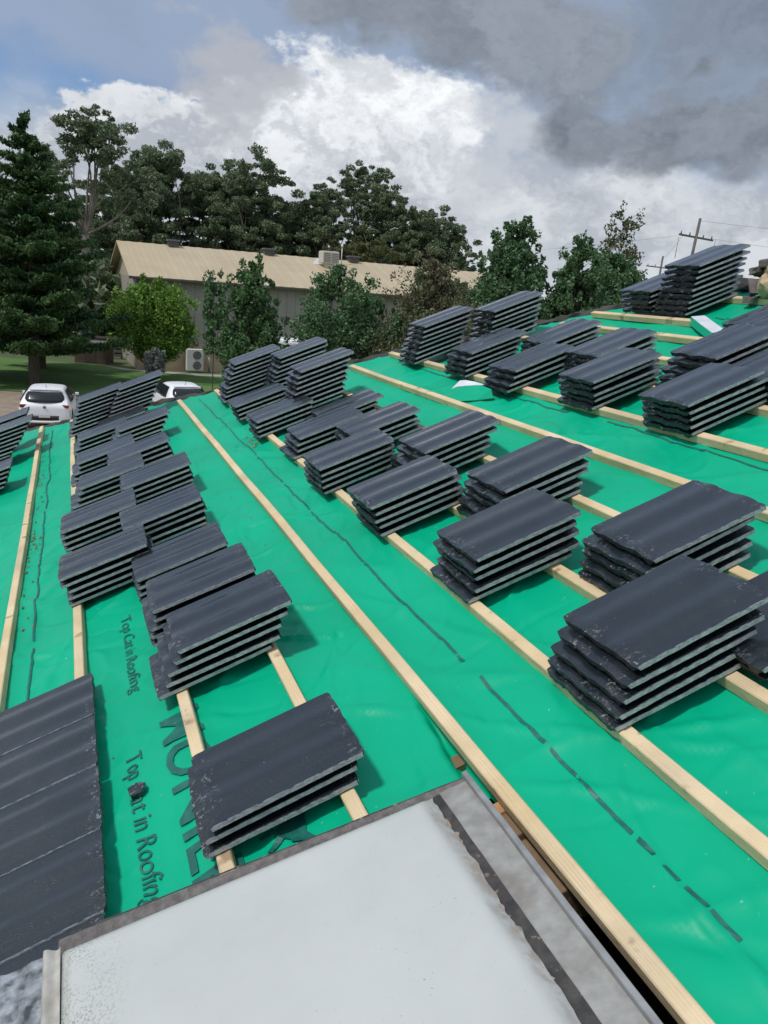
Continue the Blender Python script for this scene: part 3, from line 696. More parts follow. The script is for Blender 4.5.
# broken chip of tile on the green sheet, over the writing
bm = bmesh.new(); P = [(.722, .262), (.748, .272), (.772, .255), (.768, .232), (.755, .222), (.728, .226)]
vs = [bm.verts.new((x, y, hs(x, y) + .004)) for x, y in P]; vt = [bm.verts.new((x + .002, y - .001, hs(x, y) + .018)) for x, y in P]
bm.faces.new(vs[::-1]); bm.faces.new(vt)
for i in range(6): bm.faces.new((vs[i], vs[(i + 1) % 6], vt[(i + 1) % 6], vt[i]))
bmesh.ops.bevel(bm, geom=bm.edges[:], offset=.0012, segments=1, affect='EDGES')
me = bpy.data.meshes.new('tile_fragment'); bm.to_mesh(me); bm.free(); me.materials.append(M_TILE)
o = bpy.data.objects.new('tile_fragment', me); COL.objects.link(o); o.matrix_world = ROOF; tag(o, 'small black chip of broken tile lying on the printed writing', 'tile fragment')

# leaf litter and crumbs on the sheets
V = []; F = []
def crumb(x, y, s):
    z = hs(x, y) + .003; a = rng.uniform(0, 6.28); k = len(V)
    for q in range(5):
        an = a + q * 1.256; rr = s * rng.uniform(.6, 1.2); V.append((x + rr * math.cos(an), y + rr * math.sin(an) * 1.6, z))
    V.append((x, y, z + s * .7))
    for q in range(5): F.append((k + q, k + (q + 1) % 5, k + 5))
for _ in range(60): crumb(.308 + .03 + abs(rng.gauss(0, .03)), rng.uniform(1.6, 6.3), rng.uniform(.003, .009))
for _ in range(16): crumb(.36 + rng.uniform(-.02, .03), rng.gauss(3.05, .08), rng.uniform(.004, .010))
for _ in range(40): crumb(rng.uniform(.66, 1.5), rng.uniform(0, 5), rng.uniform(.002, .004))
for _ in range(30): crumb(1.75 + rng.gauss(0, .03), rng.gauss(3.3, .15), rng.uniform(.004, .010))
tag(mesh_obj('leaf_litter', V, F, material('litter_brown', (.12, .07, .04), .95, var=(.25, .16, .09), vscale=30), None, ROOF), 'brown leaf crumbs caught along the bare batten at left', 'litter', kind='stuff')

# rolled strip of underlay with pale back near the ridge
us = empty('underlay_offcut', mat=ROOF @ Matrix.Translation((4.2, 2.0, 0))); tag(us, 'curled offcut of underlay, pale side up, beside the tallest ridge stack', 'underlay offcut')
strip('pale_back', [(4.255, 2.045, .004), (4.165, 1.87, .006), (4.065, 1.665, .004)], [(4.195, 2.085, .016), (4.105, 1.91, .016), (4.005, 1.705, .015)], [M_SILVER, M_SILVER], us)
strip('green_face', [(4.195, 2.085, .013), (4.105, 1.91, .013), (4.005, 1.705, .012)], [(4.180, 2.095, -.02), (4.09, 1.92, -.02), (3.99, 1.715, -.02)], [M_SARK, M_SARK], us)

# rubble at the ridge
def slab_piece(name, x, y, z, s, mtl, label, seed, tilt):
    bm = bmesh.new(); bmesh.ops.create_cube(bm, size=1); bmesh.ops.subdivide_edges(bm, edges=bm.edges[:], cuts=5, use_grid_fill=True)
    for v in bm.verts:
        v.co = Vector((v.co.x * s * 2.1, v.co.y * s * 1.7, v.co.z * s * .8)); v.co += Vector((1, 1, .6)) * s * .22 * noise.noise(v.co * (1.1 / s) + Vector((seed, 0, 0))); v.co += Vector((1, -1, 1)) * s * .10 * noise.noise(v.co * (4 / s) + Vector((seed, 3, 0)))
    me = bpy.data.meshes.new(name); bm.to_mesh(me); bm.free(); me.materials.append(mtl); o = bpy.data.objects.new(name, me); COL.objects.link(o)
    o.matrix_world = ROOF @ Matrix.Translation((x, y, z)) @ Matrix.Rotation(tilt[0], 4, 'Z') @ Matrix.Rotation(tilt[1], 4, 'Y') @ Matrix.Rotation(tilt[2], 4, 'X'); return tag(o, label, 'rubble', 'rubble along the ridge')
def rock(name, x, y, z, s, mtl, label, cat, seed, sq=(1, 1, .7)):
    bm = bmesh.new(); bmesh.ops.create_icosphere(bm, subdivisions=3, radius=1)
    rr = random.Random(seed); planes = [(Vector((rr.gauss(0, 1), rr.gauss(0, 1), rr.gauss(0, 1))).normalized(), rr.uniform(.5, .78)) for _ in range(18)]
    for v in bm.verts:
        for nrm, d in planes:
            q = v.co.dot(nrm)
            if q > d: v.co -= nrm * (q - d)
        v.co *= 1 + .05 * noise.noise(v.co * 3.5 + Vector((seed, 0, 0)))
        v.co = Vector((v.co.x * s * sq[0], v.co.y * s * sq[1], v.co.z * s * sq[2]))
    for v in bm.verts: v.co *= 1 + .13 * noise.noise(v.co * (2.2 / s) + Vector((seed, 5, 0))) + .07 * noise.noise(v.co * (6 / s) + Vector((seed, 9, 0)))
    me = bpy.data.meshes.new(name); bm.to_mesh(me); bm.free(); me.materials.append(mtl)
    o = bpy.data.objects.new(name, me); COL.objects.link(o); o.matrix_world = ROOF @ Matrix.Translation((x, y, z)) @ Matrix.Rotation(rr.uniform(0, 3), 4, 'Z'); return tag(o, label, cat, 'rubble along the ridge')
slab_piece('broken_tile', 4.56, 2.01, .0, .040, M_OLDTILE, 'grey brown lump of old tile at the left foot of the ridge rubble', 3, (.3, .2, .1))
slab_piece('broken_tile', 4.61, 2.02, .055, .045, M_OLDTILE, 'grey broken tile piece leaning above the left foot of the rubble', 5, (.8, -.7, .2))
slab_piece('broken_tile', 4.67, 2.04, .125, .045, M_OLDTILE, 'dark tile piece highest at the left of the rubble pile', 9, (.1, .5, -.2))
rock('mortar_lump', 4.60, 1.93, .055, .095, M_MORTAR, 'large tan mortar lump low in the rubble pile by the ridge', 'rubble', 12, (1, 1, .9))
rock('mortar_lump', 4.68, 1.95, .135, .085, M_MORTAR, 'tan mortar lump on top of the rubble pile by the ridge', 'rubble', 15, (1, 1, .9))
rock('mortar_lump', 4.66, 1.78, .06, .12, M_MORTAR, 'rightmost big tan mortar lump of the rubble pile, half out of frame', 'rubble', 21, (1, 1, .9))
rock('mortar_lump', 4.80, 2.02, .05, .14, M_DARKMORT, 'dark bedding lump under the weathered brown ridge tile', 'rubble', 25, (1, 1, .9))
mb = MB(); mb.box(-.13, .13, -.07, .07, 0, .045, .008); o = mb.obj('old_ridge_tile', M_OLDTILE, None, ROOF @ Matrix.Translation((4.76, 1.97, .135)) @ Matrix.Rotation(.3, 4, 'Z') @ Matrix.Rotation(.2, 4, 'Y')); tag(o, 'weathered brown ridge tile lying behind the tallest ridge stack', 'ridge tile')

# ------------------------------------------------------------------ trees
nprng = np.random.default_rng(5)
def leaves(name, P, size, mtl, parent, aspect=1.6, up=.0, jitter=.4):
    n = len(P); P = np.asarray(P); nr = nprng.normal(size=(n, 3)); nr[:, 2] += up; nr /= np.linalg.norm(nr, axis=1)[:, None]
    a = nprng.normal(size=(n, 3)); a -= (a * nr).sum(1)[:, None] * nr; a /= np.linalg.norm(a, axis=1)[:, None]; b = np.cross(nr, a)
    s = size * (1 + jitter * nprng.uniform(-1, 1, n))[:, None]
    V = np.stack([P - a * s * aspect / 2, P + b * s / 2 - a * s * .05, P + a * s * aspect / 2, P - b * s / 2 - a * s * .05], 1).reshape(-1, 3)
    me = bpy.data.meshes.new(name); me.vertices.add(4 * n); me.vertices.foreach_set('co', V.ravel()); me.loops.add(4 * n); me.loops.foreach_set('vertex_index', np.arange(4 * n))
    me.polygons.add(n); me.polygons.foreach_set('loop_start', np.arange(n) * 4); me.polygons.foreach_set('loop_total', np.full(n, 4)); me.materials.append(mtl); me.update(calc_edges=True)
    o = bpy.data.objects.new(name, me); COL.objects.link(o); o.parent = parent; return o
def clump(c, r, n, flat=1.0):
    d = nprng.normal(size=(n, 3)); d /= np.linalg.norm(d, axis=1)[:, None]
    rad = nprng.uniform(.35, 1, n) ** .55
    w = 1 + .35 * np.sin(d[:, 0] * 5 + c[0] * 3) * np.cos(d[:, 1] * 4 + c[1]) 
    return np.array(c) + d * (rad * w)[:, None] * np.array([r, r, r * flat])
def limb(mb, a, b, r0, r1, bend=.15, seg=5):
    a = Vector(a); b = Vector(b); off = Vector((rng.uniform(-1, 1), rng.uniform(-1, 1), rng.uniform(-.3, .6))) * (b - a).length * bend
    pts = [a.lerp(b, t / seg) + off * math.sin(math.pi * t / seg) for t in range(seg + 1)]
    for i in range(seg): mb.tube(pts[i], pts[i + 1], r0 + (r1 - r0) * i / seg, r0 + (r1 - r0) * (i + 1) / seg, 7, cap=False)
def gum_tree(r, f, h, w, label, mtl=None, nc=26, dens=420, bare=.45, seed=0, group='tall gum trees behind the long building', size=.105):
    t = empty('gum_tree', G(r, f)); tag(t, label, 'tree', group); R = random.Random(seed); P = []; mb = MB()
    fork = (R.uniform(-.4, .4), R.uniform(-.4, .4), h * bare * .8); limb(mb, (0, 0, 0), fork, .028 * h, .018 * h, .05)
    tips = []
    for k in range(int(nc * 1.3)):
        a = R.uniform(0, 6.28); q = R.uniform(.08, 1) ** .55
        z = h * (bare + (1 - bare) * (R.uniform(0, 1) ** .75)) * .96; env = w * math.sin(math.pi * min(1, .18 + .75 * (z / h - bare * .8) / (1 - bare * .8))) * .62
        tips.append((math.cos(a) * q * env, math.sin(a) * q * env, z))
    for c in tips:
        rr = R.uniform(.07, .12) * w + .25
        for _ in range(6):
            o_ = (c[0] + R.gauss(0, .95) * rr, c[1] + R.gauss(0, .95) * rr, c[2] + R.gauss(0, .75) * rr); r2 = rr * R.uniform(.3, .7)
            P.append(clump(o_, r2, int(dens * .50 * (r2 / .5) ** 1.5) + 30, .6))
    for c in tips[:14]: limb(mb, fork, (c[0], c[1], c[2] - .1), .0065 * h, .03, .12)
    leaves('crown', np.concatenate(P), size, mtl or M_L_GUM, t, 2.1); mb.obj('trunk', M_GUM, t); return t
gum = [ # r, f, height, width, clumps
 (-23.0, 62, 16.4, 5.6, 14, 'tall open gum tree rising right behind the pine'), (-31, 66, 11.5, 7, 26, 'gum tree at the left edge behind the pine'),
 (-26.5, 78, 13.8, 8, 34, 'low broad gum tree between the pine and the building roof'), (-22.0, 76, 15.8, 8, 38, 'rounded gum tree above the left end of the tan roof'),
 (-17.6, 80, 15.2, 7, 32, 'gum tree left of the roof vents with airy top'), (-14.2, 76, 15.6, 7.4, 36, 'broad gum tree over the middle roof vent'),
 (-10.3, 82, 12.8, 6, 28, 'short gum tree in the dip of the treeline'), (-7.8, 78, 14.2, 5.6, 28, 'rounded gum tree left of the evaporative cooler'),
 (-3.9, 84, 17.4, 6.0, 18, 'gum tree with open umbrella top and bare white limbs'), (-1.6, 79, 14.6, 5.4, 28, 'dense gum tree right of the umbrella topped one'),
 (1.2, 78, 13.0, 6, 32, 'gum tree sloping down at the right end of the treeline'), (3.4, 80, 12.0, 5.0, 26, 'last gum tree of the line beside the conical tree')]
for i, (r, f, h, w, nc, lb) in enumerate(gum): gum_tree(r, f, h, w, lb, nc=nc + 8, bare=.40 if nc > 20 else .62, seed=i * 7 + 3, dens=400 if nc > 20 else 300)
gum_tree(-3.6, 71, 9.6, 6.2, 'yellowish green bushy tree just above the tan roof', M_L_GUM2, 34, 460, .2, 77)
# dark undergrowth mass closing the view under the gum crowns
P = []
for k in range(230):
    r = nprng.uniform(-48, 7); f = nprng.uniform(84, 92); P.append(clump((*(G(r, f)[:2]), nprng.uniform(.5, 9.6)), 2.1, 90, .8))
for k in range(60):
    r = nprng.uniform(-50, -19); f = nprng.uniform(58, 64); P.append(clump((*(G(r, f)[:2]), nprng.uniform(.3, 5.5)), 1.7, 170, .8))
wd_ = leaves('woodland', np.concatenate(P), .5, M_L_GUM, None, 1.4); tag(wd_, 'dark woodland mass filling the gaps behind the gum trees', 'woodland', kind='stuff')

def norfolk(r, f, h, w, label, seed, z0=1.8, mtl=None):
    t = empty('pine_tree', G(r, f)); tag(t, label, 'pine tree', 'dark pines at the left edge'); R = random.Random(seed); mb = MB(); limb(mb, (0, 0, 0), (0, 0, h), .30, .03, .004, 8)
    P = []; z = z0
    while z < h - .2:
        fr = (z - z0) / (h - z0); rad = w / 2 * (1 - fr) ** .80 * R.uniform(.86, 1.08) + .12; nb = 8 if fr < .7 else 6; a0 = R.uniform(0, 6.28)
        for b in range(nb):
            a = a0 + b * 6.283 / nb + R.uniform(-.2, .2); L_ = rad * R.uniform(.60, 1.18); zt = z + R.uniform(-.24, .24); d = np.array([math.cos(a), math.sin(a)])
            tip = (d[0] * L_, d[1] * L_, zt + .16 * L_); limb(mb, (0, 0, zt), tip, .05 * (1 - fr) + .015, .01, .03, 3)
            n = int((210 + 330 * (1 - fr)) * L_ + 40); s = nprng.uniform(.08, 1.03, n); lat = nprng.normal(size=n) * (.10 + .30 * np.minimum(s, 1 - .3 * s)) * min(1, L_ / 2.4)
            lat2 = nprng.normal(size=n) * .07 - .10 * np.abs(lat)
            P.append(np.stack([d[0] * L_ * s - d[1] * lat, d[1] * L_ * s + d[0] * lat, zt + .16 * L_ * s ** 1.6 + .08 + lat2 - .25 * s * (1 - s)], 1))
        z += .70 - .12 * fr
    P.append(np.stack([nprng.normal(size=60) * .08, nprng.normal(size=60) * .08, nprng.uniform(h - .9, h + .15, 60)], 1))
    leaves('crown', np.concatenate(P), .085, mtl or M_L_PINE, t, 2.6, up=.8); mb.obj('trunk', M_BARK, t)
norfolk(-17.9, 40.5, 12.3, 8.6, 'big dark pine with layered branches behind the white hatchback', 4)
norfolk(-22.5, 41.5, 9.6, 7.5, 'second pine half out of frame at the left edge', 9, 1.4)
norfolk(-20.6, 47.5, 9.8, 6.6, 'darker pine standing behind the big one', 14, 1.6)

def leafy(name, r, f, h, w, label, mtl, dens=1, z0=.9, shape='round', seed=0, group=None, size=.14, cat='tree', bark=None, nclump=26, tr=.09, flat=.9):
    t = empty(name, G(r, f)); tag(t, label, cat, group); R = random.Random(seed); mb = MB(); limb(mb, (0, 0, 0), (0, 0, h * .93), tr, .02, .02, 6); P = []
    for k in range(nclump):
        q = (k + .5) / nclump; z = z0 + (h - z0) * q
        if shape == 'cone': env = w / 2 * min(1, (1 - q) ** .62 + .08) * min(1, .6 + q * 4)
        elif shape == 'thin': env = w / 2 * (.5 + .5 * math.sin(math.pi * q))
        else: env = w / 2 * math.sqrt(max(.05, 1 - (2 * q - .95) ** 2))
        for _ in range(2 if shape != 'thin' else 1):
            a = R.uniform(0, 6.28); rr = max(.16, env * R.uniform(.26, .46)); d = max(0, env - rr * .7) * R.uniform(.40, 1.12); c = (math.cos(a) * d, math.sin(a) * d, z + R.uniform(-.15, .15))
            P.append(clump(c, rr, int(dens * 2.3 * (90 + 420 * rr * rr)), flat)); 
            if R.random() < .75: limb(mb, (0, 0, max(.3, z - d * .7)), c, .028, .01, .1, 3)
    for _ in range(int(nclump * 2.2)):
        q = R.random(); z = z0 + (h - z0) * q * 1.02
        env = w / 2 * (min(1, (1 - q) ** .62 + .10) * min(1, .6 + q * 4) if shape == 'cone' else math.sqrt(max(.06, 1 - (2 * q - .95) ** 2)) if shape == 'round' else .6)
        a = R.uniform(0, 6.28); d = env * R.uniform(.80, 1.30); c = (math.cos(a) * d, math.sin(a) * d, z + R.uniform(-.1, .35)); P.append(clump(c, R.uniform(.10, .26), int(dens * 55), 1.5))
        if R.random() < .5: limb(mb, (0, 0, max(.3, z - d * .8)), c, .018, .006, .1, 3)
    leaves('crown', np.concatenate(P), size * .66, mtl, t, 1.6); mb.obj('trunk', bark or M_BARK, t); return t
g1 = 'small trees in front of the long building'
leafy('broadleaf_tree', -13.7, 46.3, 5.3, 4.9, 'round bright green tree left of the wall air conditioner', M_L_BRIGHT, .85, 1.3, 'round', 2, g1, .15, nclump=24)
leafy('broadleaf_tree', -9.35, 42, 5.7, 1.35, 'thin sprig of a tree between the bright tree and the next', M_L_DARK, .8, 2.4, 'thin', 6, g1, .14, nclump=13, tr=.03)
leafy('broadleaf_tree', -7.1, 40, 6.6, 3.4, 'upright dark green tree left of the white van', M_L_MID, .85, 1.4, 'cone', 11, g1, .15, nclump=26, tr=.05)
leafy('broadleaf_tree', -2.75, 40, 6.7, 4.2, 'wide dark green tree right of the white van', M_L_DARK, .62, 1.2, 'round', 17, g1, .15, nclump=24, tr=.06)
leafy('broadleaf_tree', 1.5, 40, 7.3, 6.6, 'bronze tinged open tree behind the upper stacks', M_L_RED, .45, 1.0, 'cone', 21, g1, .13, nclump=48, tr=.05)
leafy('broadleaf_tree', .1, 39, 4.6, 2.2, 'low green shrub tree beside the bronze tree', M_L_DARK, .8, .8, 'round', 29, g1, .14, nclump=16, tr=.05)
leafy('grey_sapling', -12.0, 41, 2.0, .9, 'small grey leaved sapling on the lawn', M_L_GREY, .9, 1.0, 'round', 23, None, .12, nclump=8, tr=.03, bark=M_GUM)
g2 = 'conical dark trees at the right'
leafy('conical_tree', 5.9, 45, 9.5, 6.0, 'first and broadest conical dark green tree', M_L_DARK, 1.0, 1.0, 'cone', 31, g2, .17, nclump=52)
leafy('conical_tree', 9.4, 45, 8.9, 5.0, 'second conical dark green tree, right of the broad one', M_L_DARK, 1.0, 1.0, 'cone', 37, g2, .17, nclump=46)
leafy('conical_tree', 12.2, 49, 8.6, 4.6, 'third dark tree merging below the wispy tree', M_L_DARK, .9, 1.0, 'round', 41, g2, .17, nclump=34)
leafy('wispy_tree', 13.1, 52, 11.2, 2.8, 'wispy pale olive tree rising above the conical ones', M_L_GUM2, .30, 6.0, 'thin', 47, None, .15, nclump=26, tr=.06, bark=M_GUM)
leafy('broadleaf_tree', 16.2, 52, 7.6, 4.2, 'low rounded dark tree beneath the power poles', M_L_GUM, .8, 1.0, 'round', 53, None, .17, nclump=30)
leafy('broadleaf_tree', 3.4, 47, 6.4, 3.4, 'dark filler tree between the bronze tree and the first conical tree', M_L_DARK, .9, 1.0, 'round', 59, g1, .16, nclump=28)

# ------------------------------------------------------------------ long building
BR = R_(24)
bl = empty('long_building', G(-15.85, 50.3), YAW + BR); tag(bl, 'long grey brown hall with tan metal roof behind the trees', 'building')
Lb, Wb, He, Hr = 29, 13.4, 5.59, 7.73
M_CLAD = material('grey_brown_cladding', (.42, .375, .33), .8, var=(.37, .33, .29), vscale=.8, extra=lambda nt, V, tc, c, b: nmix(nt, nmath(nt, 'MULTIPLY', nmath(nt, 'GREATER_THAN', nmath(nt, 'FRACT', nmath(nt, 'MULTIPLY', sep(nt, tc.outputs['Object'])[0], 1.7)), .86), .3), c, (.12, .105, .095)))
M_BRK = material('tan_brick_base', (.50, .39, .28), .9, var=(.42, .32, .23), vscale=2)
def rib_extra(nt, V, tc, c, b):
    fr = nmath(nt, 'FRACT', nmath(nt, 'MULTIPLY', sep(nt, tc.outputs['Object'])[0], 1.3))
    return nmix(nt, nmath(nt, 'MULTIPLY', nmath(nt, 'LESS_THAN', fr, .10), .25), c, (.34, .26, .15))
M_TANROOF = material('tan_metal_roof', (.50, .405, .26), .5, var=(.45, .36, .23), vscale=.5, extra=rib_extra)
mb = MB(); mb.box(0, Lb, 0, .2, 1.75, He); mb.box(0, .2, .2, Wb - .2, 0, He); mb.box(Lb - .2, Lb, .2, Wb - .2, 0, He); mb.box(0, Lb, Wb - .2, Wb, 0, He)
mb.obj('wall', M_CLAD, bl)
mb = MB(); mb.box(0, Lb, -.06, .2, 0, 1.745); mb.obj('brick_base', M_BRK, bl)
mb = MB(); mb.poly([(0.02, 0, He), (0.02, Wb / 2, Hr - .12), (.02, Wb, He)][::-1]); mb.poly([(Lb - .02, 0, He), (Lb - .02, Wb / 2, Hr - .12), (Lb - .02, Wb, He)]); mb.obj('gable', material('tan_gable', (.42, .34, .24), .8), bl)
V = []; n = Lb * 4
mb = MB(); ov = .5
def slab(y0, z0, y1, z1):
    xs = [-ov + (Lb + 2 * ov) * i / n for i in range(n + 1)]
    vt = [(mb.bm.verts.new((x, y0, z0 + (.02 if i % 3 == 0 else 0))), mb.bm.verts.new((x, y1, z1 + (.02 if i % 3 == 0 else 0)))) for i, x in enumerate(xs)]
    vb = [(mb.bm.verts.new((x, y0, z0 - .10)), mb.bm.verts.new((x, y1, z1 - .10))) for x in xs]
    for i in range(n):
        mb.bm.faces.new((vt[i][0], vt[i + 1][0], vt[i + 1][1], vt[i][1])); mb.bm.faces.new((vb[i][0], vb[i][1], vb[i + 1][1], vb[i + 1][0])); mb.bm.faces.new((vt[i][0], vb[i][0], vb[i + 1][0], vt[i + 1][0]))
    mb.bm.faces.new((vt[0][0], vt[0][1], vb[0][1], vb[0][0])); mb.bm.faces.new((vt[n][0], vb[n][0], vb[n][1], vt[n][1]))
slab(-ov, He - .02, Wb / 2, Hr); slab(Wb / 2, Hr, Wb + ov, He - .02); roof_ = mb.obj('metal_roof', M_TANROOF, bl)
mb = MB(); mb.box(-ov, Lb + ov, -ov - .13, -ov - .002, He - .17, He - .02, .02); gut_ = mb.obj('gutter', material('dark_gutter', (.10, .085, .075), .6), bl)
for x in (.5, 6.2, 12.4, 18.6):
    mb = MB(); mb.box(x - .05, x + .05, -.17, -.07, .05, He - .17); mb.obj('downpipe', material('downpipe_brown', (.16, .14, .125), .6), bl)
slp = (Hr - He) / (Wb / 2)
def onroof(x, t): return Vector((x, Wb / 2 * t, He + (Hr - He) * t))
for x in (3.16, 9.8, 16.2):
    mb = MB(); p = onroof(x, .97); mb.box(p.x - .33, p.x + .33, p.y - .33, p.y + .33, p.z - .05, p.z + .30); mb.box(p.x - .42, p.x + .42, p.y - .42, p.y + .42, p.z + .302, p.z + .42, .03)
    for q in range(4): mb.box(p.x - .36, p.x + .36, p.y - .36, p.y + .36, p.z + .04 + q * .065, p.z + .065 + q * .065)
    mb.obj('roof_vent', material('vent_grey', (.12, .12, .125), .6), bl)
V4 = []
for (x0, x1, t0, t1) in ((12.6, 14.6, .76, .97), (10.2, 12.3, .30, .58)):
    mb = MB(); a, b_, c, d = onroof(x0, t0), onroof(x1, t0), onroof(x1 + .5, t1), onroof(x0 + .8, t1); up = Vector((0, 0, .045)); mb.poly([a + up, b_ + up, c + up, d + up]); mb.obj('pale_roof_panel', material('pale_panel', (.58, .58, .56), .5), bl)
# rooftop cooler
cool = empty('evaporative_cooler'); cool.matrix_world = bl.matrix_basis @ Matrix.Translation(onroof(13.7, .70)); tag(cool, 'boxy beige evaporative cooler on the tan roof', 'cooler')
mb = MB(); mb.box(-.62, .62, -.5, .5, .25, 1.1, .07); mb.box(-.35, .35, -.35, .35, -.35, .31); mb.obj('casing', material('cooler_beige', (.52, .49, .42), .6), cool)
for sx in (-.30, .30):
    mb = MB(); mb.box(sx - .24, sx + .24, -.525, -.503, .36, .98); mb.obj('louvre', material('louvre_dark', (.17, .165, .15), .7, extra=lambda nt, V, tc, c, b: nmix(nt, nmath(nt, 'GREATER_THAN', nmath(nt, 'FRACT', nmath(nt, 'MULTIPLY', sep(nt, tc.outputs['Object'])[2], 9)), .5), c, (.40, .37, .31))), cool)
mast = empty('roof_mast'); mast.matrix_world = bl.matrix_basis @ Matrix.Translation(onroof(15.0, .84)); tag(mast, 'thin pale mast on the roof right of the cooler', 'mast')
mb = MB(); mb.tube((0, 0, -.1), (0, 0, 1.2), .035); mb.obj('pole', material('mast_white', (.6, .6, .58), .5), mast)
mb = MB(); mb.tube((0, 0, 1.2), (0, 0, 1.4), .08, .06); mb.obj('mast_cap', material('mast_cap_white', (.7, .7, .68), .5), mast)
# wall condenser with two fans
con = empty('air_conditioner'); con.matrix_world = bl.matrix_basis @ Matrix.Translation((3.4, -.55, .0)); tag(con, 'white two fan air conditioner unit against the hall wall', 'air conditioner')
mb = MB(); mb.box(-.52, .52, -.2, .2, .1, 1.45, .04); mb.obj('casing', material('white_casing', (.70, .70, .67), .5), con)
for z in (.45, 1.08):
    mb = MB(); r = bmesh.ops.create_cone(mb.bm, cap_ends=True, segments=28, radius1=.265, radius2=.265, depth=.03, matrix=Matrix.Translation((.12, -.212, z)) @ Matrix.Rotation(math.pi / 2, 4, 'X')); fg = mb.obj('fan_guard', material('fan_dark', (.07, .07, .07), .6), con)
    mb = MB()
    for q in range(3):
        rad = .24 - q * .08
        for k in range(20): 
            a0, a1 = 6.283 * k / 20, 6.283 * (k + 1) / 20; mb.tube((.12 + rad * math.cos(a0), -.235, z + rad * math.sin(a0)), (.12 + rad * math.cos(a1), -.235, z + rad * math.sin(a1)), .011, seg=5)
    mb.obj('guard_ring', material('guard_grey', (.35, .35, .34), .5), con)
# pipe by the unit
pp = empty('wall_pipe'); pp.matrix_world = bl.matrix_basis @ Matrix.Translation((4.35, -.3, 0)); tag(pp, 'short pale pipe post beside the wall air conditioner', 'pipe'); mb = MB(); mb.tube((0, 0, 0), (0, 0, 1.0), .06); mb.obj('post', M_PATH, pp)
pp2 = MB(); pp2.tube((0, 0, 1.0), (0, 0, 1.08), .075); pp2.obj('cap', M_PATH, pp)

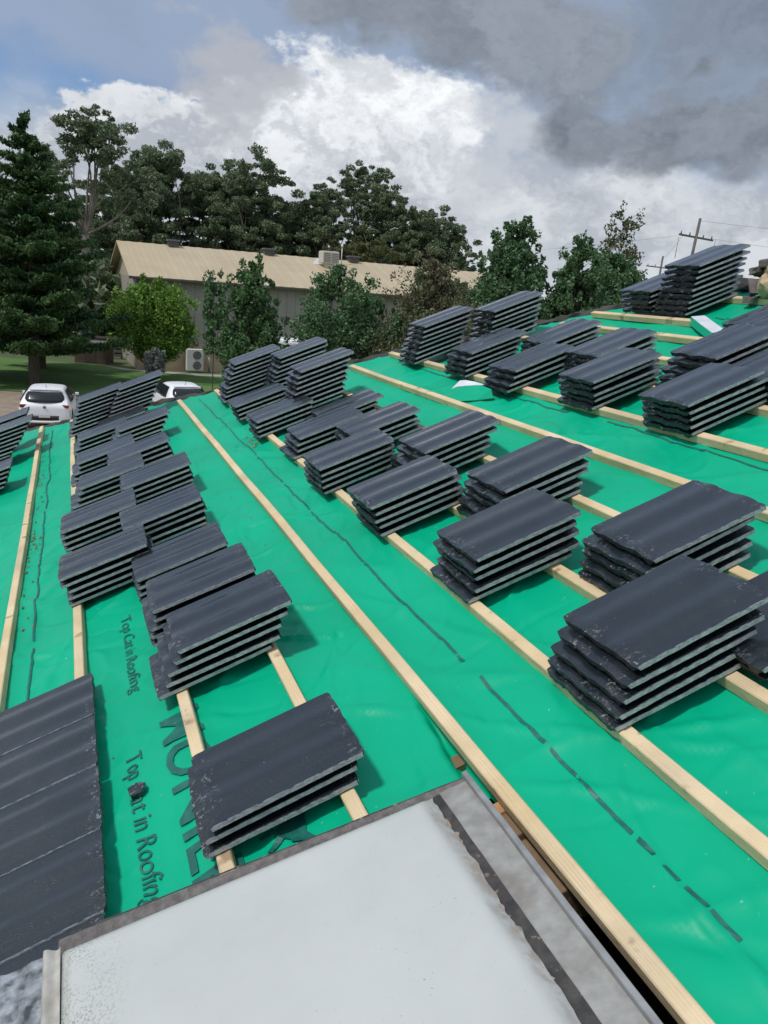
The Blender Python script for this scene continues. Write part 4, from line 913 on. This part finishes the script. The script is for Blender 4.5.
# ------------------------------------------------------------------ cars
M_CARW = material('white_car_paint', (.84, .85, .86), .25, spec=.6)
M_GLASS = material('dark_car_glass', (.018, .022, .024), .22, spec=.35)
M_TYRE = material('black_tyre', (.02, .02, .02), .8); M_BLK = material('black_car_plastic', (.018, .018, .02), .5)
M_RIM = material('alloy_rim', (.4, .4, .41), .35, metal=.6); M_RED = material('red_tail_lens', (.22, .02, .02), .2)
M_PLATE = material('plate_white', (.62, .62, .60), .5); M_GRN = material('green_sticker', (.10, .36, .06), .5); M_CHR = material('badge_metal', (.30, .30, .31), .3, metal=.7)
def hatchback(r, f, rz, label):
    c = empty('parked_car', G(r, f), rz); tag(c, label, 'car', 'white cars parked beyond the roof')
    #      y     zb   halfw  belt  roofhalf roofz
    St = [(-2.13, .42, .70, .78, .66, .84), (-2.10, .33, .80, .86, .73, .93), (-2.02, .27, .86, .93, .72, 1.02), (-1.86, .24, .885, .96, .69, 1.17), (-1.62, .22, .89, .97, .63, 1.34), (-1.40, .20, .89, .965, .60, 1.43),
          (-1.0, .19, .89, .955, .60, 1.465), (-.4, .19, .89, .94, .61, 1.475), (.1, .19, .89, .93, .60, 1.44), (.5, .19, .89, .92, .58, 1.30), (.95, .19, .89, .91, .66, 1.02), (1.15, .19, .885, .89, .70, .93), (1.7, .20, .87, .80, .66, .82), (2.05, .26, .80, .68, .60, .70), (2.16, .34, .70, .58, .52, .60)]
    V = []; F = []
    for (y, zb, w, zt, rw, rz_) in St:
        half = [(0, zb), (w * .7, zb), (w * .95, zb + .06), (w, zb + .22), (w, (zb + zt) / 2 + .08), (w * .985, zt - .06), (w * .95, zt), (w * .93 * .5 + rw * .5 + .02, zt * .45 + rz_ * .55), (rw, rz_ - .045), (rw * .86, rz_ - .008), (rw * .45, rz_ + .012), (0, rz_ + .018)]
        ring = [(x, y, z) for x, z in half] + [(-x, y, z) for x, z in half[-2:0:-1]]; V += ring
    k = len(ring)
    for i in range(len(St) - 1):
        for j in range(k): F.append((i * k + j, i * k + (j + 1) % k, (i + 1) * k + (j + 1) % k, (i + 1) * k + j))
    F.append(tuple(range(k))[::-1]); F.append(tuple((len(St) - 1) * k + j for j in range(k)))
    b = mesh_obj('body', V, F, M_CARW, c, smooth=True); b.data.flip_normals(); b.data.set_sharp_from_angle(angle=R_(50))
    md = b.modifiers.new('s', 'SUBSURF'); md.levels = 1; md.render_levels = 2
    def patch(name, rows, mtl, nx=8):
        V = []; F = []
        for (y, z, hw, bow) in rows:
            for i in range(nx + 1):
                t = -1 + 2 * i / nx; V.append((hw * t, y + bow * t * t, z))
        for q in range(len(rows) - 1):
            for i in range(nx): F.append((q * (nx + 1) + i, q * (nx + 1) + i + 1, (q + 1) * (nx + 1) + i + 1, (q + 1) * (nx + 1) + i))
        o = mesh_obj(name, V, F, mtl, c, smooth=True); s = o.modifiers.new('s', 'SOLIDIFY'); s.thickness = .02; s.offset = 0; return o
    patch('rear_window', [(-2.085, 1.03, .58, .10), (-2.00, 1.13, .66, .12), (-1.87, 1.26, .64, .12), (-1.745, 1.36, .57, .10)], M_GLASS)
    patch('windscreen', [(.97, 1.03, .62, -.10), (.75, 1.17, .62, -.10), (.50, 1.32, .56, -.08)], M_GLASS)
    for s in (-1, 1):
        for (ya, yb, yc, yd) in ((-1.45, -.52, -.60, -1.22), (-.47, .72, .28, -.50)):
            V = [(s * .875, ya, 1.0), (s * .88, yb, .97), (s * .665, yc, 1.375), (s * .665, yd, 1.385)]
            o = mesh_obj('side_window', V, [(0, 1, 2, 3)], M_GLASS, c); q = o.modifiers.new('s', 'SOLIDIFY'); q.thickness = .03; q.offset = 0
        mb = MB(); mb.box(s * .95 - .07, s * .95 + .07, .42, .52, .98, 1.09, .02); mb.obj('wing_mirror', M_CARW, c)
        mb = MB(); mb.box(-.17, .17, -.03, .05, -.055, .055, .02, Matrix.Translation((s * .66, -2.07, .90)) @ Matrix.Rotation(-s * .38, 4, 'Z')); mb.obj('tail_light', M_RED, c)
        mb = MB(); mb.box(-.16, .16, -.05, .05, -.05, .05, .02, Matrix.Translation((s * .64, 2.02, .68)) @ Matrix.Rotation(s * .5, 4, 'Z')); mb.obj('headlight', M_PLATE, c)
        for y in (-1.32, 1.30):
            w = empty('wheel'); w.parent = c; w.location = (s * .80, y, .32)
            mb = MB(); mb.tube((-.11, 0, 0), (.11, 0, 0), .32, seg=28); o = mb.obj('tyre', M_TYRE, w); mb = MB(); mb.tube((-.115, 0, 0), (.115, 0, 0), .21, seg=20); mb.obj('rim', M_RIM, w)
            mb = MB(); mb.tube((s * .872, y, .36), (s * .894, y, .36), .37, seg=28); mb.obj('wheel_arch', M_BLK, c)
    patch('bumper_insert', [(-2.165, .40, .60, .09), (-2.17, .56, .66, .10)], M_BLK)
    patch('bumper_lip', [(-2.19, .30, .62, .10), (-2.20, .38, .66, .10)], M_CARW)
    mb = MB(); mb.box(-.19, .19, -2.20, -2.18, .50, .61, .005); mb.obj('number_plate', M_PLATE, c)
    mb = MB(); mb.tube((0, -2.12, .88), (0, -2.155, .87), .055, .05, 16); mb.obj('badge', M_CHR, c)
    mb = MB(); mb.box(-.56, .56, -1.62, -1.45, 1.415, 1.44, .012); mb.obj('roof_spoiler', M_CARW, c)
    mb = MB(); mb.tube((0, -1.2, 1.47), (0, -1.36, 1.60), .012, .006, 6); mb.obj('antenna', M_BLK, c)
    mb = MB(); mb.box(-.07, .07, -.012, .012, -.12, .12, .004, Matrix.Translation((.815, -2.03, .64)) @ Matrix.Rotation(.75, 4, 'Z')); mb.obj('sticker', M_GRN, c)
    return c
hatchback(-13.15, 31.0, YAW + R_(22.6) - R_(5), 'white hatchback seen from behind in front of the big pine')
hatchback(-9.15, 34.6, YAW + R_(14) + R_(14), 'white car mostly hidden beyond the far end of the bare batten')

# white van glimpsed between the small trees
vn = empty('parked_van', G(-5.3, 43.5), YAW + R_(80)); tag(vn, 'white van glimpsed between the two dark trees by the hall', 'van')
mb = MB(); mb.box(-.95, .95, -2.4, 1.5, .55, 3.0, .16); mb.box(-.93, .93, 1.5, 2.4, .45, 1.5, .2); vb_ = mb.obj('body', M_CARW, vn)
mb = MB(); mb.box(.952, .97, -2.0, 1.1, 1.75, 2.3, .005); mb.box(-.97, -.952, -2.0, 1.1, 1.75, 2.3, .005); mb.obj('window', M_GLASS, vn)
for sx in (-1, 1):
    for y in (-1.6, 1.5): mb = MB(); mb.tube((sx * .72, y, .36), (sx * .98, y, .36), .36, seg=20); mb.obj('wheel', M_TYRE, vn)

# ------------------------------------------------------------------ things in the shade of the pine
fn = empty('slat_fence', G(-33, 55.6), YAW); tag(fn, 'dark slat fence in the shade behind the pine trunks', 'fence')
M_FEN = material('dark_fence', (.09, .085, .075), .8)
mb = MB()
for z in (.15, .45, .75, 1.05, 1.3): mb.box(0, 14.4, -.02, .02, z, z + .17)
mb.obj('slats', M_FEN, fn)
for k in range(9): mb = MB(); mb.box(k * 1.8 - .05, k * 1.8 + .05, .02, .12, 0, 1.6); mb.obj('post', M_FEN, fn)
sh = empty('garden_shed', G(-19.3, 52.5), YAW); tag(sh, 'low dark shed in the shade left of the hall', 'shed')
mb = MB(); mb.box(-1.0, 1.0, -.7, .7, 0, 1.25); mb.obj('wall', material('shed_brown', (.10, .075, .05), .9, var=(.07, .05, .04), vscale=3), sh)
mb = MB(); mb.box(-1.15, 1.15, -.85, .85, 1.252, 1.34, .02); mb.obj('flat_roof', material('shed_roof_grey', (.16, .15, .14), .8), sh)
mb = MB(); mb.box(-.35, .35, -.72, -.703, .08, 1.1); mb.obj('door', material('shed_door', (.06, .045, .035), .9), sh)
for k, (dx, cc, nm) in enumerate(((-.55, (.62, .24, .10), 'orange cloth hanging above the garden shed'), (-.2, (.55, .40, .33), 'pale pink cloth hanging above the garden shed'), (.12, (.55, .56, .54), 'white cloth hanging above the garden shed'), (.5, (.10, .17, .36), 'blue cloth hanging above the garden shed'))):
    V = []; F = []
    for i in range(7):
        for j in range(5): V.append((i * .045 - .135, .03 * math.sin(i * 1.4 + k), -.10 * j - .02 * math.sin(i)))
    for i in range(6):
        for j in range(4): F.append((i * 5 + j, i * 5 + j + 1, i * 5 + j + 6, i * 5 + j + 5))
    o = mesh_obj('hanging_cloth', V, F, material('cloth_%d' % k, cc, .9), None); o.location = G(-19.6 + dx, 50.6, 2.35); o.rotation_euler = (0, 0, YAW); q = o.modifiers.new('s', 'SOLIDIFY'); q.thickness = .01
    tag(o, nm, 'cloth', 'cloths hung on a line')
ln = MB(); ln.tube(G(-21.5, 50.6, 2.36), G(-18.2, 50.6, 2.36), .008, seg=5); tag(ln.obj('clothes_line', M_PATH), 'thin line carrying the coloured cloths near the pine', 'clothes line')

# ------------------------------------------------------------------ power poles
M_POLE = material('grey_pole_timber', (.15, .13, .115), .9, var=(.10, .09, .08), vscale=3); M_WIRE = material('wire_grey', (.20, .21, .22), .6)
def pole(r, f, h, label, arm, rz, lean=0, s=1):
    p = empty('utility_pole', G(r, f), rz); p.rotation_euler = (0, lean, rz); tag(p, label, 'utility pole', 'utility poles at the right')
    mb = MB(); mb.tube((0, 0, 0), (0, 0, h), .14 * s, .085 * s, 12); mb.obj('post', M_POLE, p)
    mb = MB(); mb.box(-arm, arm, -.05, .05, h - 1.22, h - 1.11); c = mb.obj('crossarm', M_POLE, p)
    for x in (-arm * .9, -arm * .4, arm * .4, arm * .9):
        mb = MB(); mb.tube((x, 0, h - 1.10), (x, 0, h - .92), .05, .035, 8); mb.obj('insulator', M_WIRE, c)
    return p
pole(17.95, 55, 11.7, 'nearer utility pole with hanging leads above the tallest stack', 1.25, YAW + .25, .07)
pole(27.0, 90, 11.4, 'farther small utility pole left of the tall one', 1.7, YAW + .2, .03, 1.1)
def wire(a, b, sag, label, rad=.008):
    mb = MB(); a = Vector(a); b = Vector(b); n = 18; P = [a.lerp(b, i / n) - Vector((0, 0, sag * 4 * (i / n) * (1 - i / n))) for i in range(n + 1)]
    for i in range(n): mb.tube(P[i], P[i + 1], rad, seg=5, cap=False)
    tag(mb.obj('power_line', M_WIRE), label, 'power line', 'power lines between the poles')
wire(G(18.75, 55, 11.5), G(46, 62, 12.6), .4, 'highest power line running right from the tall pole top')
wire(G(19.65, 55.2, 10.5), G(46, 60, 10.9), .5, 'lower power line running right from the tall pole crossarm')
wire(G(17.75, 55, 10.55), G(25.8, 90, 10.3), .6, 'power line from the tall pole to the farther pole')
wire(G(17.35, 55, 10.5), G(-8, 140, 12), 1.0, 'faint power line running left behind the wispy tree')
for sx, lb in ((-1.15, 'left hanging lead below the tall pole crossarm'), (1.2, 'right hanging lead below the tall pole crossarm')):
    mb = MB(); q = G(18.65 + sx, 55, 10.45); mb.tube(q, q - Vector((.05, 0, 1.3)), .02, seg=5); tag(mb.obj('hanging_lead', M_WIRE), lb, 'cable', 'leads hanging from the pole')
